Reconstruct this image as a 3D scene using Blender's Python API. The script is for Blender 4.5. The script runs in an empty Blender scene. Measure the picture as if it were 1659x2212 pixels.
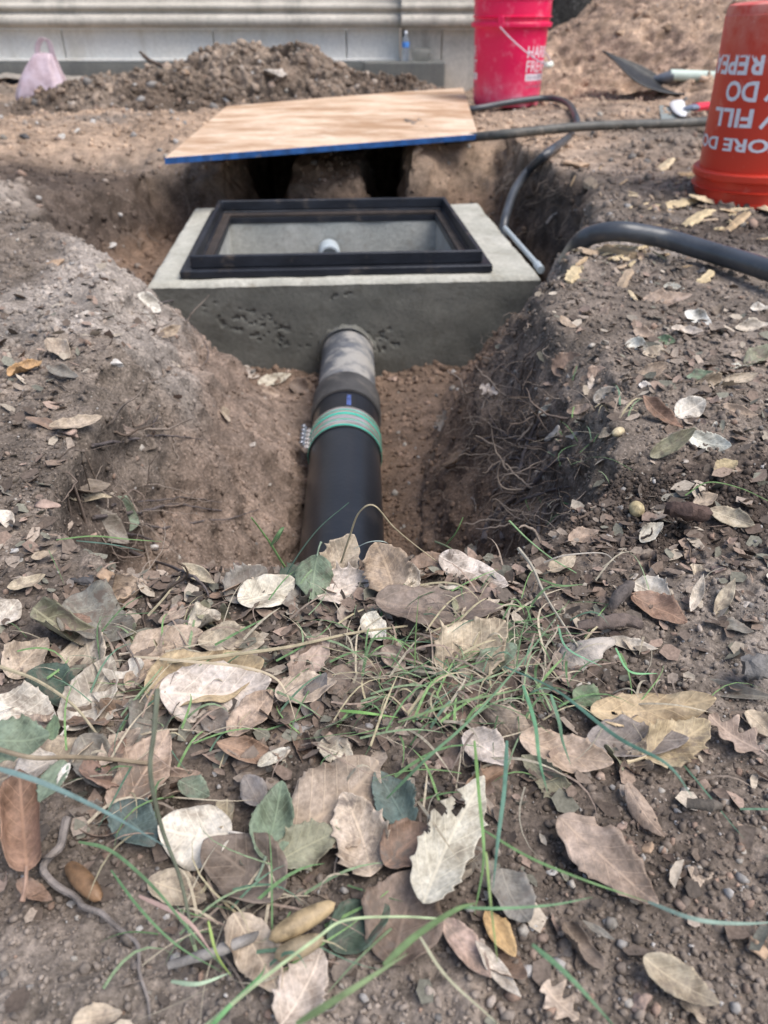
import bpy, bmesh, math, random
import numpy as np
from mathutils import Vector, Matrix, noise as mnoise
random.seed(7); rng = np.random.default_rng(11)
R = math.radians; pi = math.pi
scene = bpy.context.scene
COL = scene.collection

# ------------------------------------------------------------------ camera
CAM = Vector((0, 0, 0.33)); PITCH = R(33)
cd = bpy.data.cameras.new("camera"); cam = bpy.data.objects.new("camera", cd); COL.objects.link(cam)
cam.location = CAM; cam.rotation_euler = (R(90) - PITCH, 0, 0)
cd.sensor_fit = 'VERTICAL'; cd.sensor_height = 34.6; cd.lens = 26.0
cd.clip_start = 0.01; cd.clip_end = 500
cd.dof.use_dof = True; cd.dof.focus_distance = 0.51; cd.dof.aperture_fstop = 10.5
scene.camera = cam
# ------------------------------------------------------------------ light: bright overcast shade
SUN_EL, SUN_AZ = 60, 118      # azimuth of where the light comes from, degrees clockwise from +Y
w = bpy.data.worlds.new("World"); scene.world = w; w.use_nodes = True
nt = w.node_tree; nt.nodes.clear()
sky = nt.nodes.new('ShaderNodeTexSky'); sky.sky_type = 'NISHITA'; sky.sun_disc = False
sky.sun_elevation = R(SUN_EL); sky.sun_rotation = R(SUN_AZ); sky.air_density = 1.0; sky.dust_density = 2.5; sky.ozone_density = 1.0
bg = nt.nodes.new('ShaderNodeBackground'); bg.inputs['Strength'].default_value = 0.12
wo = nt.nodes.new('ShaderNodeOutputWorld')
nt.links.new(sky.outputs[0], bg.inputs['Color']); nt.links.new(bg.outputs[0], wo.inputs[0])
sd = bpy.data.lights.new("sun", 'SUN'); sd.energy = 1.9; sd.angle = R(45); sd.color = (1, .97, .93)
sun = bpy.data.objects.new("sun", sd); COL.objects.link(sun)
a, e = R(SUN_AZ), R(SUN_EL)
sun.rotation_euler = Vector((math.sin(a) * math.cos(e), math.cos(a) * math.cos(e), math.sin(e))).to_track_quat('Z', 'Y').to_euler()
vs = scene.view_settings; vs.view_transform = 'Standard'; vs.look = 'None'; vs.exposure = 0.84; vs.gamma = 1
scene.cycles.max_bounces = 6

# ------------------------------------------------------------------ helpers
FPX = 1662.0
def ray(X, Y):
    a_ = (X - 829.5) / FPX; b_ = (1106 - Y) / FPX
    cp, sp = math.cos(PITCH), math.sin(PITCH)
    return Vector((a_, cp + b_ * sp, -sp + b_ * cp))
def atz(X, Y, z=0.0):
    d = ray(X, Y); return CAM + d * ((z - CAM.z) / d.z)
def aty(X, Y, y):
    d = ray(X, Y); return CAM + d * (y / d.y)
def tag(o, label=None, cat=None, group=None, kind=None):
    if label: o['label'] = label
    if cat: o['category'] = cat
    if group: o['group'] = group
    if kind: o['kind'] = kind
    return o
def empty(name, loc=(0, 0, 0), rot=(0, 0, 0)):
    o = bpy.data.objects.new(name, None); COL.objects.link(o); o.location = loc; o.rotation_euler = rot; o.empty_display_size = .05
    return o
def link_mesh(name, me, mat=None, parent=None, smooth=True, color=None):
    if mat: me.materials.append(mat)
    if smooth: me.polygons.foreach_set('use_smooth', [True] * len(me.polygons))
    o = bpy.data.objects.new(name, me); COL.objects.link(o)
    if parent: o.parent = parent
    if color: o.color = (*color, 1)
    return o
def np_mesh(name, V, F, uv=None, col=None):
    """V (n,3), F (m,k) arrays of one face size"""
    V = np.asarray(V, dtype=np.float32); F = np.asarray(F, dtype=np.int32)
    me = bpy.data.meshes.new(name); n, k = F.shape
    me.vertices.add(len(V)); me.vertices.foreach_set('co', V.ravel())
    me.loops.add(n * k); me.loops.foreach_set('vertex_index', F.ravel())
    me.polygons.add(n); me.polygons.foreach_set('loop_start', np.arange(0, n * k, k, dtype=np.int32))
    me.update(calc_edges=True)
    if uv is not None:
        l = me.uv_layers.new(name='UVMap'); l.data.foreach_set('uv', np.asarray(uv, dtype=np.float32)[F.ravel()].ravel())
    if col is not None:
        at = me.color_attributes.new('Col', 'FLOAT_COLOR', 'POINT')
        c4 = np.ones((len(V), 4), dtype=np.float32); c4[:, :3] = col; at.data.foreach_set('color', c4.ravel())
    return me
class MB:
    def __init__(s): s.v = []; s.f = []
    def add(s, vs, fs):
        b = len(s.v); s.v += [tuple(p) for p in vs]; s.f += [tuple(i + b for i in f) for f in fs]
    def grid(s, rows, closed=False, caps=False):
        n = len(rows[0]); b = len(s.v)
        for r in rows: s.v += [tuple(p) for p in r]
        for i in range(len(rows) - 1):
            for j in range(n if closed else n - 1):
                j2 = (j + 1) % n
                s.f.append((b + i * n + j, b + i * n + j2, b + (i + 1) * n + j2, b + (i + 1) * n + j))
        if caps:
            s.f.append(tuple(b + j for j in range(n))[::-1]); s.f.append(tuple(b + (len(rows) - 1) * n + j for j in range(n)))
    def tube(s, pts, r, n=10, caps=True, flat=1.0):
        pts = [Vector(p) for p in pts]; N = len(pts); rr = r if hasattr(r, '__len__') else [r] * N
        up = Vector((0, 0, 1)); rows = []
        for i, p in enumerate(pts):
            t = (pts[min(i + 1, N - 1)] - pts[max(i - 1, 0)])
            if t.length < 1e-9: t = Vector((0, 1, 0))
            t.normalize(); sx = t.cross(up)
            if sx.length < .15:
                sx = t.cross(Vector((0, 1, 0)))
            sx.normalize(); u2 = sx.cross(t)
            if i == 0: pass
            rows.append([p + sx * math.cos(2 * pi * k / n) * rr[i] + u2 * math.sin(2 * pi * k / n) * rr[i] * flat for k in range(n)])
        s.grid(rows, closed=True, caps=caps)
    def lathe(s, prof, n=48, a0=0, a1=2 * pi, M=None):
        full = abs(a1 - a0 - 2 * pi) < 1e-6; rows = []
        for (r_, z_) in prof:
            row = [Vector((r_ * math.cos(a0 + (a1 - a0) * k / n), r_ * math.sin(a0 + (a1 - a0) * k / n), z_)) for k in range(n if full else n + 1)]
            rows.append([M @ p for p in row] if M else row)
        s.grid(rows, closed=full)
    def box(s, x0, x1, y0, y1, z0, z1, M=None):
        vs = [Vector((x, y, z)) for z in (z0, z1) for y in (y0, y1) for x in (x0, x1)]
        if M: vs = [M @ p for p in vs]
        s.add(vs, [(0, 2, 3, 1), (4, 5, 7, 6), (0, 1, 5, 4), (2, 6, 7, 3), (0, 4, 6, 2), (1, 3, 7, 5)])
    def build(s, name, mat=None, parent=None, smooth=True, bevel=0, seg=2, color=None, sub=0):
        me = bpy.data.meshes.new(name); me.from_pydata(s.v, [], s.f); me.update()
        bm = bmesh.new(); bm.from_mesh(me); bmesh.ops.recalc_face_normals(bm, faces=bm.faces); bm.to_mesh(me); bm.free()
        o = link_mesh(name, me, mat, parent, smooth, color)
        if bevel:
            m = o.modifiers.new('b', 'BEVEL'); m.width = bevel; m.segments = seg; m.limit_method = 'ANGLE'; m.angle_limit = R(35)
        if sub:
            m = o.modifiers.new('s', 'SUBSURF'); m.levels = sub; m.render_levels = sub
        if smooth: me.set_sharp_from_angle(angle=R(40))
        return o
def spline(pts, n=8):
    """Catmull-Rom through points"""
    P = [Vector(p) for p in pts]; P = [P[0] * 2 - P[1]] + P + [P[-1] * 2 - P[-2]]; out = []
    for i in range(1, len(P) - 2):
        for k in range(n):
            t = k / n; p0, p1, p2, p3 = P[i - 1:i + 3]
            out.append(.5 * ((2 * p1) + (p2 - p0) * t + (2 * p0 - 5 * p1 + 4 * p2 - p3) * t * t + (3 * p1 - p0 - 3 * p2 + p3) * t ** 3))
    out.append(P[-2]); return out

# fast vectorised value noise
def _h(ix, iy, iz, seed):
    n = (ix.astype(np.uint32) * np.uint32(374761393) + iy.astype(np.uint32) * np.uint32(668265263) + iz.astype(np.uint32) * np.uint32(2147483647) + np.uint32(seed * 1442695041 % 4294967296))
    n = (n ^ (n >> np.uint32(13))) * np.uint32(1274126177); n = n ^ (n >> np.uint32(16)); n = n * np.uint32(2246822519); n ^= n >> np.uint32(15)
    return n.astype(np.float32) / np.float32(4294967295.0)
def vnoise(P, s, seed=0):
    Q = P / s; I = np.floor(Q).astype(np.int64); f = (Q - I).astype(np.float32); f = f * f * f * (f * (f * 6 - 15) + 10)
    x, y, z = I[:, 0], I[:, 1], I[:, 2]; fx, fy, fz = f[:, 0], f[:, 1], f[:, 2]
    def L(a_, b_, t): return a_ + (b_ - a_) * t
    c = [[[_h(x + i, y + j, z + k, seed) for k in (0, 1)] for j in (0, 1)] for i in (0, 1)]
    return L(L(L(c[0][0][0], c[1][0][0], fx), L(c[0][1][0], c[1][1][0], fx), fy), L(L(c[0][0][1], c[1][0][1], fx), L(c[0][1][1], c[1][1][1], fx), fy), fz) * 2 - 1
ROT = np.array([[.8, .6, 0], [-.48, .64, .6], [.36, -.48, .8]])
def fbm(P, s, octs, seed=0, gain=.5):
    o = np.zeros(len(P), dtype=np.float32); a_ = 1.0; Q = P.copy()
    for k in range(octs):
        o += a_ * vnoise(Q, s, seed + k); s *= .5; a_ *= gain; Q = Q @ ROT
    return o
def sst(t): t = np.clip(t, 0, 1); return t * t * (3 - 2 * t)

# ------------------------------------------------------------------ materials
def NT(name):
    m = bpy.data.materials.new(name); m.use_nodes = True; t = m.node_tree; b = t.nodes['Principled BSDF']; return m, t, b
def nd(t, typ, **k):
    n = t.nodes.new(typ)
    for a_, b_ in k.items():
        if a_.startswith('i_'): n.inputs[a_[2:].replace('_', ' ')].default_value = b_
        else: setattr(n, a_, b_)
    return n
def noise_n(t, scale, detail=4, rough=.6, coord='Object', vec=None, dist=0):
    n = nd(t, 'ShaderNodeTexNoise'); n.inputs['Scale'].default_value = scale; n.inputs['Detail'].default_value = detail; n.inputs['Roughness'].default_value = rough; n.inputs['Distortion'].default_value = dist
    if vec is None:
        tc = nd(t, 'ShaderNodeTexCoord'); vec = tc.outputs[coord]
    t.links.new(vec, n.inputs['Vector']); return n
def ramp(t, fac, stops):
    r = nd(t, 'ShaderNodeValToRGB'); t.links.new(fac, r.inputs[0]); el = r.color_ramp.elements
    while len(el) < len(stops): el.new(.5)
    for e_, (p, c) in zip(el, stops):
        e_.position = p; e_.color = (*c, 1) if hasattr(c, '__len__') else (c, c, c, 1)
    return r
def mixc(t, f, A, B, mode='MIX'):
    m = nd(t, 'ShaderNodeMix', data_type='RGBA', blend_type=mode)
    for s_, v in ((0, f), (6, A), (7, B)):
        if isinstance(v, bpy.types.NodeSocket): t.links.new(v, m.inputs[s_])
        else: m.inputs[s_].default_value = v if s_ == 0 else (*v, 1)
    return m.outputs[2]
def bump(t, b, h, strength=.4, dist=.002, prev=None):
    n = nd(t, 'ShaderNodeBump'); n.inputs['Strength'].default_value = strength; n.inputs['Distance'].default_value = dist
    t.links.new(h, n.inputs['Height'])
    if prev: t.links.new(prev, n.inputs['Normal'])
    t.links.new(n.outputs[0], b.inputs['Normal']); return n.outputs[0]
def maprange(t, v, a0, a1, b0=0, b1=1):
    n = nd(t, 'ShaderNodeMapRange'); t.links.new(v, n.inputs[0])
    for i, x in enumerate((a0, a1, b0, b1)): n.inputs[i + 1].default_value = x
    return n.outputs[0]
def attr(t, name): return nd(t, 'ShaderNodeAttribute', attribute_name=name).outputs['Color']
def simple(name, c, rough=.6, metal=0, var=.15, vs=40, bmp=0, bs=300, spec=.4, c2=None, blot=None):
    m, t, b = NT(name); n = noise_n(t, vs, 5)
    A = tuple(x * (1 - var) for x in c); B = tuple(min(1, x * (1 + var)) for x in c)
    r = ramp(t, n.outputs['Fac'], [(.3, A), (.7, B)]); out = r.outputs[0]
    if c2:
        n2 = noise_n(t, blot[0], 6, .65); out = mixc(t, maprange(t, n2.outputs['Fac'], blot[1], blot[2]), out, c2)
    t.links.new(out, b.inputs['Base Color']); b.inputs['Roughness'].default_value = rough; b.inputs['Metallic'].default_value = metal
    b.inputs['Specular IOR Level'].default_value = spec
    if bmp: bump(t, b, noise_n(t, bs, 5).outputs['Fac'], bmp, .003)
    return m
def soil_mat(name, sc=1.0, grit=.5):
    m, t, b = NT(name)
    base = attr(t, 'Col')
    n1 = noise_n(t, 28 * sc, 8, .7); n2 = noise_n(t, 260 * sc, 5, .7)
    f = mixc(t, 1, base, ramp(t, n1.outputs['Fac'], [(.28, .50), (.5, .95), (.72, 1.5)]).outputs[0], 'MULTIPLY')
    f = mixc(t, 1, f, ramp(t, n2.outputs['Fac'], [(.32, .5), (.5, .95), (.68, 1.55)]).outputs[0], 'MULTIPLY')
    # pale grit and dark humus specks
    v = nd(t, 'ShaderNodeTexVoronoi'); v.inputs['Scale'].default_value = 330 * sc
    tc = nd(t, 'ShaderNodeTexCoord'); t.links.new(tc.outputs['Object'], v.inputs['Vector'])
    sel = maprange(t, nd_sep(t, v.outputs['Color']), .80, .82); near = maprange(t, v.outputs['Distance'], .36, .24)
    mul = nd(t, 'ShaderNodeMath', operation='MULTIPLY'); t.links.new(sel, mul.inputs[0]); t.links.new(near, mul.inputs[1])
    mul2 = nd(t, 'ShaderNodeMath', operation='MULTIPLY'); t.links.new(mul.outputs[0], mul2.inputs[0]); mul2.inputs[1].default_value = grit
    f = mixc(t, mul2.outputs[0], f, (.40, .33, .27))
    t.links.new(f, b.inputs['Base Color']); b.inputs['Roughness'].default_value = .95; b.inputs['Specular IOR Level'].default_value = .15
    p = bump(t, b, n1.outputs['Fac'], .5, .006 / sc); p = bump(t, b, n2.outputs['Fac'], .8, .0018 / sc, p); bump(t, b, v.outputs['Distance'], .5, .0012 / sc, p)
    return m
def nd_sep(t, c):
    s = nd(t, 'ShaderNodeSeparateColor'); t.links.new(c, s.inputs[0]); return s.outputs[0]
M_SOIL = soil_mat('soil'); M_SOILF = soil_mat('soil_far', .45, .4)
def crumb_mat():
    m, t, b = NT('crumbs'); n = noise_n(t, 500, 4, .6)
    f = mixc(t, 1, attr(t, 'Col'), ramp(t, n.outputs['Fac'], [(.3, .7), (.7, 1.3)]).outputs[0], 'MULTIPLY')
    t.links.new(f, b.inputs['Base Color']); b.inputs['Roughness'].default_value = .9; b.inputs['Specular IOR Level'].default_value = .2; return m
M_CRUMB = crumb_mat()
def leaf_mat():
    m, t, b = NT('leaf')
    oi = nd(t, 'ShaderNodeObjectInfo'); uv = nd(t, 'ShaderNodeTexCoord').outputs['UV']; obc = nd(t, 'ShaderNodeTexCoord').outputs['Object']
    off = nd(t, 'ShaderNodeVectorMath', operation='ADD'); t.links.new(obc, off.inputs[0])
    cmb = nd(t, 'ShaderNodeCombineXYZ'); mm = nd(t, 'ShaderNodeMath', operation='MULTIPLY'); t.links.new(oi.outputs['Random'], mm.inputs[0]); mm.inputs[1].default_value = 37
    t.links.new(mm.outputs[0], cmb.inputs[0]); t.links.new(mm.outputs[0], cmb.inputs[1]); t.links.new(cmb.outputs[0], off.inputs[1]); vec = off.outputs[0]
    n1 = noise_n(t, 48, 6, .68, vec=vec, dist=.5); n2 = noise_n(t, 420, 4, .6, vec=vec); n3 = noise_n(t, 90, 8, .72, vec=vec, dist=.6)
    c = mixc(t, 1, oi.outputs['Color'], ramp(t, n1.outputs['Fac'], [(.32, (.42, .37, .32)), (.47, (.88, .85, .80)), (.66, (1.25, 1.25, 1.25))]).outputs[0], 'MULTIPLY')
    c = mixc(t, 1, c, ramp(t, n2.outputs['Fac'], [(.3, .70), (.7, 1.22)]).outputs[0], 'MULTIPLY')
    # veins in leaf coordinates
    sp = nd(t, 'ShaderNodeSeparateXYZ'); t.links.new(uv, sp.inputs[0])
    av = nd(t, 'ShaderNodeMath', operation='SUBTRACT'); t.links.new(sp.outputs[1], av.inputs[0]); av.inputs[1].default_value = .5
    ab = nd(t, 'ShaderNodeMath', operation='ABSOLUTE'); t.links.new(av.outputs[0], ab.inputs[0])
    mid = maprange(t, ab.outputs[0], .010, .032, 1, 0)
    k = nd(t, 'ShaderNodeMath', operation='MULTIPLY_ADD'); t.links.new(ab.outputs[0], k.inputs[0]); k.inputs[1].default_value = -.62; t.links.new(sp.outputs[0], k.inputs[2])
    wv = nd(t, 'ShaderNodeMath', operation='MULTIPLY'); t.links.new(k.outputs[0], wv.inputs[0]); wv.inputs[1].default_value = 7
    wn = nd(t, 'ShaderNodeMath', operation='MULTIPLY_ADD'); t.links.new(n1.outputs['Fac'], wn.inputs[0]); wn.inputs[1].default_value = .5; t.links.new(wv.outputs[0], wn.inputs[2])
    fr = nd(t, 'ShaderNodeMath', operation='FRACT'); t.links.new(wn.outputs[0], fr.inputs[0])
    s5 = nd(t, 'ShaderNodeMath', operation='SUBTRACT'); t.links.new(fr.outputs[0], s5.inputs[0]); s5.inputs[1].default_value = .5
    a5 = nd(t, 'ShaderNodeMath', operation='ABSOLUTE'); t.links.new(s5.outputs[0], a5.inputs[0])
    side = maprange(t, a5.outputs[0], .03, .075, .75, 0)
    mx = nd(t, 'ShaderNodeMath', operation='MAXIMUM'); t.links.new(mid, mx.inputs[0]); t.links.new(side, mx.inputs[1])
    vf = nd(t, 'ShaderNodeMath', operation='MULTIPLY'); t.links.new(mx.outputs[0], vf.inputs[0]); vf.inputs[1].default_value = .6
    vc = mixc(t, 1, oi.outputs['Color'], (1.35, 1.3, 1.2), 'MULTIPLY')
    c = mixc(t, vf.outputs[0], c, vc)
    # clinging soil
    dirt = maprange(t, n3.outputs['Fac'], .50, .62, 0, .9)
    al = nd(t, 'ShaderNodeMath', operation='MULTIPLY'); t.links.new(dirt, al.inputs[0]); t.links.new(attr_fac(t, 'dirt'), al.inputs[1])
    c = mixc(t, al.outputs[0], c, (.15, .118, .095))
    t.links.new(c, b.inputs['Base Color']); b.inputs['Roughness'].default_value = .62; b.inputs['Specular IOR Level'].default_value = .35
    p = bump(t, b, n3.outputs['Fac'], .35, .0015); p = bump(t, b, mx.outputs[0], .35, .0006, p); bump(t, b, n2.outputs['Fac'], .3, .0004, p)
    return m
def attr_fac(t, name): return nd(t, 'ShaderNodeAttribute', attribute_name=name, attribute_type='OBJECT').outputs['Fac']
M_LEAF = leaf_mat()
def objcol_mat(name, rough=.6, var=.2, sc=60, bmp=.3, bs=200, spec=.3, stretch=None):
    m, t, b = NT(name); oi = nd(t, 'ShaderNodeObjectInfo'); n = noise_n(t, sc, 6, .65)
    if stretch:
        mp = nd(t, 'ShaderNodeMapping'); mp.inputs['Scale'].default_value = stretch
        tc = nd(t, 'ShaderNodeTexCoord'); t.links.new(tc.outputs['Object'], mp.inputs[0]); t.links.new(mp.outputs[0], n.inputs['Vector'])
    c = mixc(t, 1, oi.outputs['Color'], ramp(t, n.outputs['Fac'], [(.28, 1 - var * 1.4), (.5, 1), (.72, 1 + var)]).outputs[0], 'MULTIPLY')
    t.links.new(c, b.inputs['Base Color']); b.inputs['Roughness'].default_value = rough; b.inputs['Specular IOR Level'].default_value = spec
    if bmp: bump(t, b, noise_n(t, bs, 5).outputs['Fac'], bmp, .002)
    return m
M_STONE = objcol_mat('stone', .85, .4, 70, .6, 260)
M_WOODCHIP = objcol_mat('wood_chip', .8, .3, 40, .5, 200, stretch=(1, 8, 8))
M_STEM = objcol_mat('stem', .6, .3, 90, .3, 300)
M_ROOT = objcol_mat('root_bark', .85, .4, 120, .6, 400)
M_SEED = objcol_mat('seed', .5, .55, 110, .3, 260, .4)
# ------------------------------------------------------------------ terrain
KY = [.40, .46, .55, .73, .98, 1.1, 1.3, 1.5, 1.75, 2.0, 2.3, 2.42]
KxL = [-.17, -.22, -.275, -.32, -.37, -.39, -.50, -.68, -.86, -.82, -.72, -.66]
KtL = [-.10, -.115, -.12, -.12, -.115, -.12, -.15, -.28, -.60, -.66, -.64, -.60]
KxR = [.10, .12, .185, .235, .245, .26, .33, .42, .48, .50, .46, .40]
KtR = [.03, .04, .05, .055, .06, .065, .09, .12, .35, .37, .36, .34]
def h0(x, y):
    x = np.asarray(x, dtype=np.float64); y = np.asarray(y, dtype=np.float64)
    P2 = np.stack([x, y, x * 0], -1).reshape(-1, 3)
    wob = (fbm(P2, .16, 3, 71) * .022).reshape(x.shape)
    wob2 = (fbm(P2, .16, 3, 91) * .022).reshape(x.shape)
    g = (fbm(P2, .9, 3, 5) * .011).reshape(x.shape) * np.clip(y * 1.2, .3, 3)
    # rounded spoil shoulders and dips
    g += .018 * np.exp(-((x - .30) ** 2 / .012 + (y - .60) ** 2 / .02))
    g += .010 * np.exp(-((x + .33) ** 2 / .01 + (y - .50) ** 2 / .01))
    g -= .07 * sst((y - 1.75) / .4) * sst((2.65 - y) / .2) * sst((.0 - x) / .4) * sst((x + 1.3) / .5)
    g += .012 * np.exp(-((x - .02) ** 2 / .01 + (y - .40) ** 2 / .0025))
    xl = np.interp(y, KY, KxL) + wob; tl = np.interp(y, KY, KtL) + wob * .5
    xr = np.interp(y, KY, KxR) + wob2; tr = np.interp(y, KY, KtR) + wob2 * .5
    lin = lambda t: np.where(np.clip(t, 0, 1) < .0, 0, sst(np.clip(t, 0, 1)) * .45 + np.clip(t, 0, 1) * .55)
    kn = sst((.85 - y) / .3); tl_ = np.clip((x - xl) / (tl - xl), 0, 1); fl = lin(tl_) * (1 - kn) + (.45 * sst(tl_ / .22) + .55 * lin(tl_)) * kn; kr = sst((1.75 - y) / .25); tr_ = (xr - x) / (xr - tr); fr = sst(tr_) * (1 - kr) + lin(tr_) * kr
    fn = sst((y - .425 - wob * .6) / .14); Sx = sst((x - .05) / .2); ff = sst((2.47 + wob + .32 * Sx - y) / (.10 + .40 * Sx))
    zf = -.315 - .032 * sst((y - 1.15) / .35) + .10 * sst((-.42 - x) / .15) * sst((y - 1.3) / .3) + .02 * np.clip((np.abs(x + .06) - .05) / .1, 0, 1)
    fp = fl * fr * fn * ff
    # hole running on below the board, with a pillar of soil left standing in it
    hx = sst((x + .50 - wob) / .07) * sst((.10 + wob2 - x) / .07) * sst((y - 2.30) / .06) * sst((3.45 - y) / .1)
    pil = .82 * sst((x + .33 - wob) / .06) * sst((-.02 + wob2 - x) / .06) * sst((y - 2.34 - wob) / .14) * sst((3.1 - y) / .1)
    z1 = g + (zf - g) * fp; z2 = g + (-.33 - g) * hx * (1 - .93 * pil)
    return np.minimum(z1, z2)
def make_ground():
    s_in = np.linspace(-1.35, 1.35, 1000); ex = 1.35 + np.cumsum(.012 * 1.28 ** np.arange(1, 26)); s_ = np.concatenate([-ex[::-1], s_in, ex])
    ly = np.exp(np.linspace(math.log(.02 + .12), math.log(5.4 + .12), 1050)) - .12
    far = 5.4 + np.cumsum(.05 * 1.3 ** np.arange(1, 26)); neg = .02 - np.cumsum(.01 * 1.4 ** np.arange(1, 24)); y_ = np.concatenate([neg[::-1], ly, far])
    S, Y = np.meshgrid(s_, y_); Wd = .22 + .74 * np.clip(Y, 0, 60); X = S * Wd
    Z = h0(X, Y)
    ny, nx = X.shape
    dx = np.gradient(Z, axis=1) / np.maximum(np.gradient(X, axis=1), 1e-6)
    dyv = (np.gradient(Z, axis=0) - dx * np.gradient(X, axis=0)) / np.maximum(np.gradient(Y, axis=0), 1e-6)
    dx = np.clip(dx, -2.5, 2.5); dyv = np.clip(dyv, -2.5, 2.5)
    N = np.stack([-dx, -dyv, np.ones_like(Z)], -1); N /= np.linalg.norm(N, axis=-1, keepdims=True)
    P = np.stack([X, Y, Z], -1).reshape(-1, 3); N = N.reshape(-1, 3); slope = 1 - N[:, 2]
    core = ((np.abs(P[:, 0]) < 6) & (P[:, 1] > -.5) & (P[:, 1] < 6))
    d = np.zeros(len(P), dtype=np.float32); Q = P[core]
    amp = .8 + .5 * sst(slope[core] * 2.2); dist = np.clip(Q[:, 1], .3, 3)
    # smooth raked patches and lumpy patches
    lump = sst((fbm(Q, .22, 2, 301) + .45) / .9)
    dd = fbm(Q, .10, 2, 11) * .0055 + (1 - np.abs(vnoise(Q, .043, 31)) * 2) * .0028 * lump
    dd += (.5 - np.abs(fbm(Q, .024, 2, 41))) * .0046 * (.2 + lump) + (.4 - np.abs(vnoise(Q, .012, 43))) * .0022 * (.1 + lump) + fbm(Q, .0095, 2, 51) * .0013 * (.3 + lump) + fbm(Q, .0042, 2, 61) * .0007
    rag = sst(slope[core] * 2.2) * np.where((Q[:, 0] < 0) & (Q[:, 1] < 1.5), .95, 1)
    lb = sst((.05 - Q[:, 0]) / .1) * sst((1.9 - Q[:, 1]) / .2) * sst((Q[:, 1] - .5) / .1); dd += lb * ((.45 - np.abs(fbm(Q, .075, 3, 83))) * .010 + (.4 - np.abs(vnoise(Q, .03, 84))) * .004)
    dd += (fbm(Q, .045, 3, 81) * .008) * rag           # ragged cut faces
    dd += fbm(Q, .05, 3, 85) * .006 * sst((dist - 1.2) / 1.5)
    d[core] = dd * amp * (.8 + .25 * dist)
    P = P + N * d[:, None]
    # colour: topsoil, subsoil deeper in the cut, dark humus patches, tan sand farther off
    c = np.empty((len(P), 3), dtype=np.float32)
    top = np.array([.185, .150, .122]); tan = np.array([.34, .245, .175]); sub = np.array([.155, .100, .068]); dark = np.array([.062, .046, .037]); grey = np.array([.30, .258, .222])
    n1 = fbm(P, .35, 3, 401)[:, None]; n2 = fbm(P, .09, 3, 411)[:, None]
    c[:] = top + (grey - top) * sst(n1 * 1.2 + .45)
    far_t = sst((P[:, 1:2] - 1.6) / 1.0) * sst(.75 + n1); c += (tan - c) * far_t
    xx, yy, zz = P[:, 0:1], P[:, 1:2], P[:, 2:3]
    depth = sst((-zz - .06 + n2 * .03) / .14); c += (sub - c) * depth * .85
    c += (np.array([.215, .162, .128]) - c) * depth * sst((-.08 - xx) / .1) * sst((1.55 - yy) / .2) * .9     # paler left bank
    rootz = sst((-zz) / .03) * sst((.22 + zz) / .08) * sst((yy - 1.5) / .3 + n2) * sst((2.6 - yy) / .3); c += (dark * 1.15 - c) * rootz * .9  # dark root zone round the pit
    lr = sst((-zz - .005) / .03) * sst((.15 + zz) / .06) * sst((-.13 - xx) / .06) * sst((.78 - yy) / .2); c += (dark * 1.2 - c) * lr * .7  # shadow under the near left rim painted in as dark root zone colour
    rr = sst((-zz - .01) / .03) * sst((.2 + zz) / .06) * sst((xx - .05) / .05) * sst((1.6 - yy) / .2); c += (np.array([.15, .11, .085]) - c) * rr * .5
    hum = np.exp(-((xx - .24) ** 2 / .014 + (yy - .515 - .15 * (xx - .24)) ** 2 / .0022)) + .8 * np.exp(-((xx - .10) ** 2 / .002 + (yy - .455) ** 2 / .0008)) + .7 * np.exp(-((xx - .42) ** 2 / .03 + (yy - .50) ** 2 / .002))
    hum += .8 * np.exp(-((xx - .62) ** 2 / .05 + (yy - 1.45) ** 2 / .03))
    c += (dark - c) * sst(hum * 1.5 + n2 * .5 * (hum > .1)) * .8
    nearb = sst((yy - .13) / .08) * sst((.46 - yy) / .05) * sst((.24 - xx) / .12) * sst(.75 + n2); c += (np.array([.092, .072, .058]) - c) * nearb * .75  # humus under the litter, darkened further as painted shade of the leaf gaps
    n3 = fbm(P, .03, 2, 421)[:, None]; c *= 1 + .22 * n2 + .16 * n3
    idx = np.arange(ny * nx).reshape(ny, nx)
    F = np.stack([idx[:-1, :-1], idx[:-1, 1:], idx[1:, 1:], idx[1:, :-1]], -1).reshape(-1, 4)
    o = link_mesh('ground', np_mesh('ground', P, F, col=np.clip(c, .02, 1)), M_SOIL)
    return tag(o, 'bare grey brown dug soil with a trench cut through it', kind='structure')
ground = make_ground()
bpy.context.view_layer.update()
def hit(X, Y):
    d = ray(X, Y).normalized(); ok, p, n, i = ground.ray_cast(CAM, d)
    return (p, n) if ok else (atz(X, Y), Vector((0, 0, 1)))
def gz(x, y):
    ok, p, n, i = ground.ray_cast(Vector((x, y, 1.0)), Vector((0, 0, -1)))
    return p.z if ok else 0.0
def gnorm(x, y, e_=.012):
    zx = (gz(x + e_, y) - gz(x - e_, y)) / (2 * e_); zy = (gz(x, y + e_) - gz(x, y - e_)) / (2 * e_)
    v = Vector((-max(-1.5, min(1.5, zx)), -max(-1.5, min(1.5, zy)), 1)); v.normalize(); return v

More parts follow.
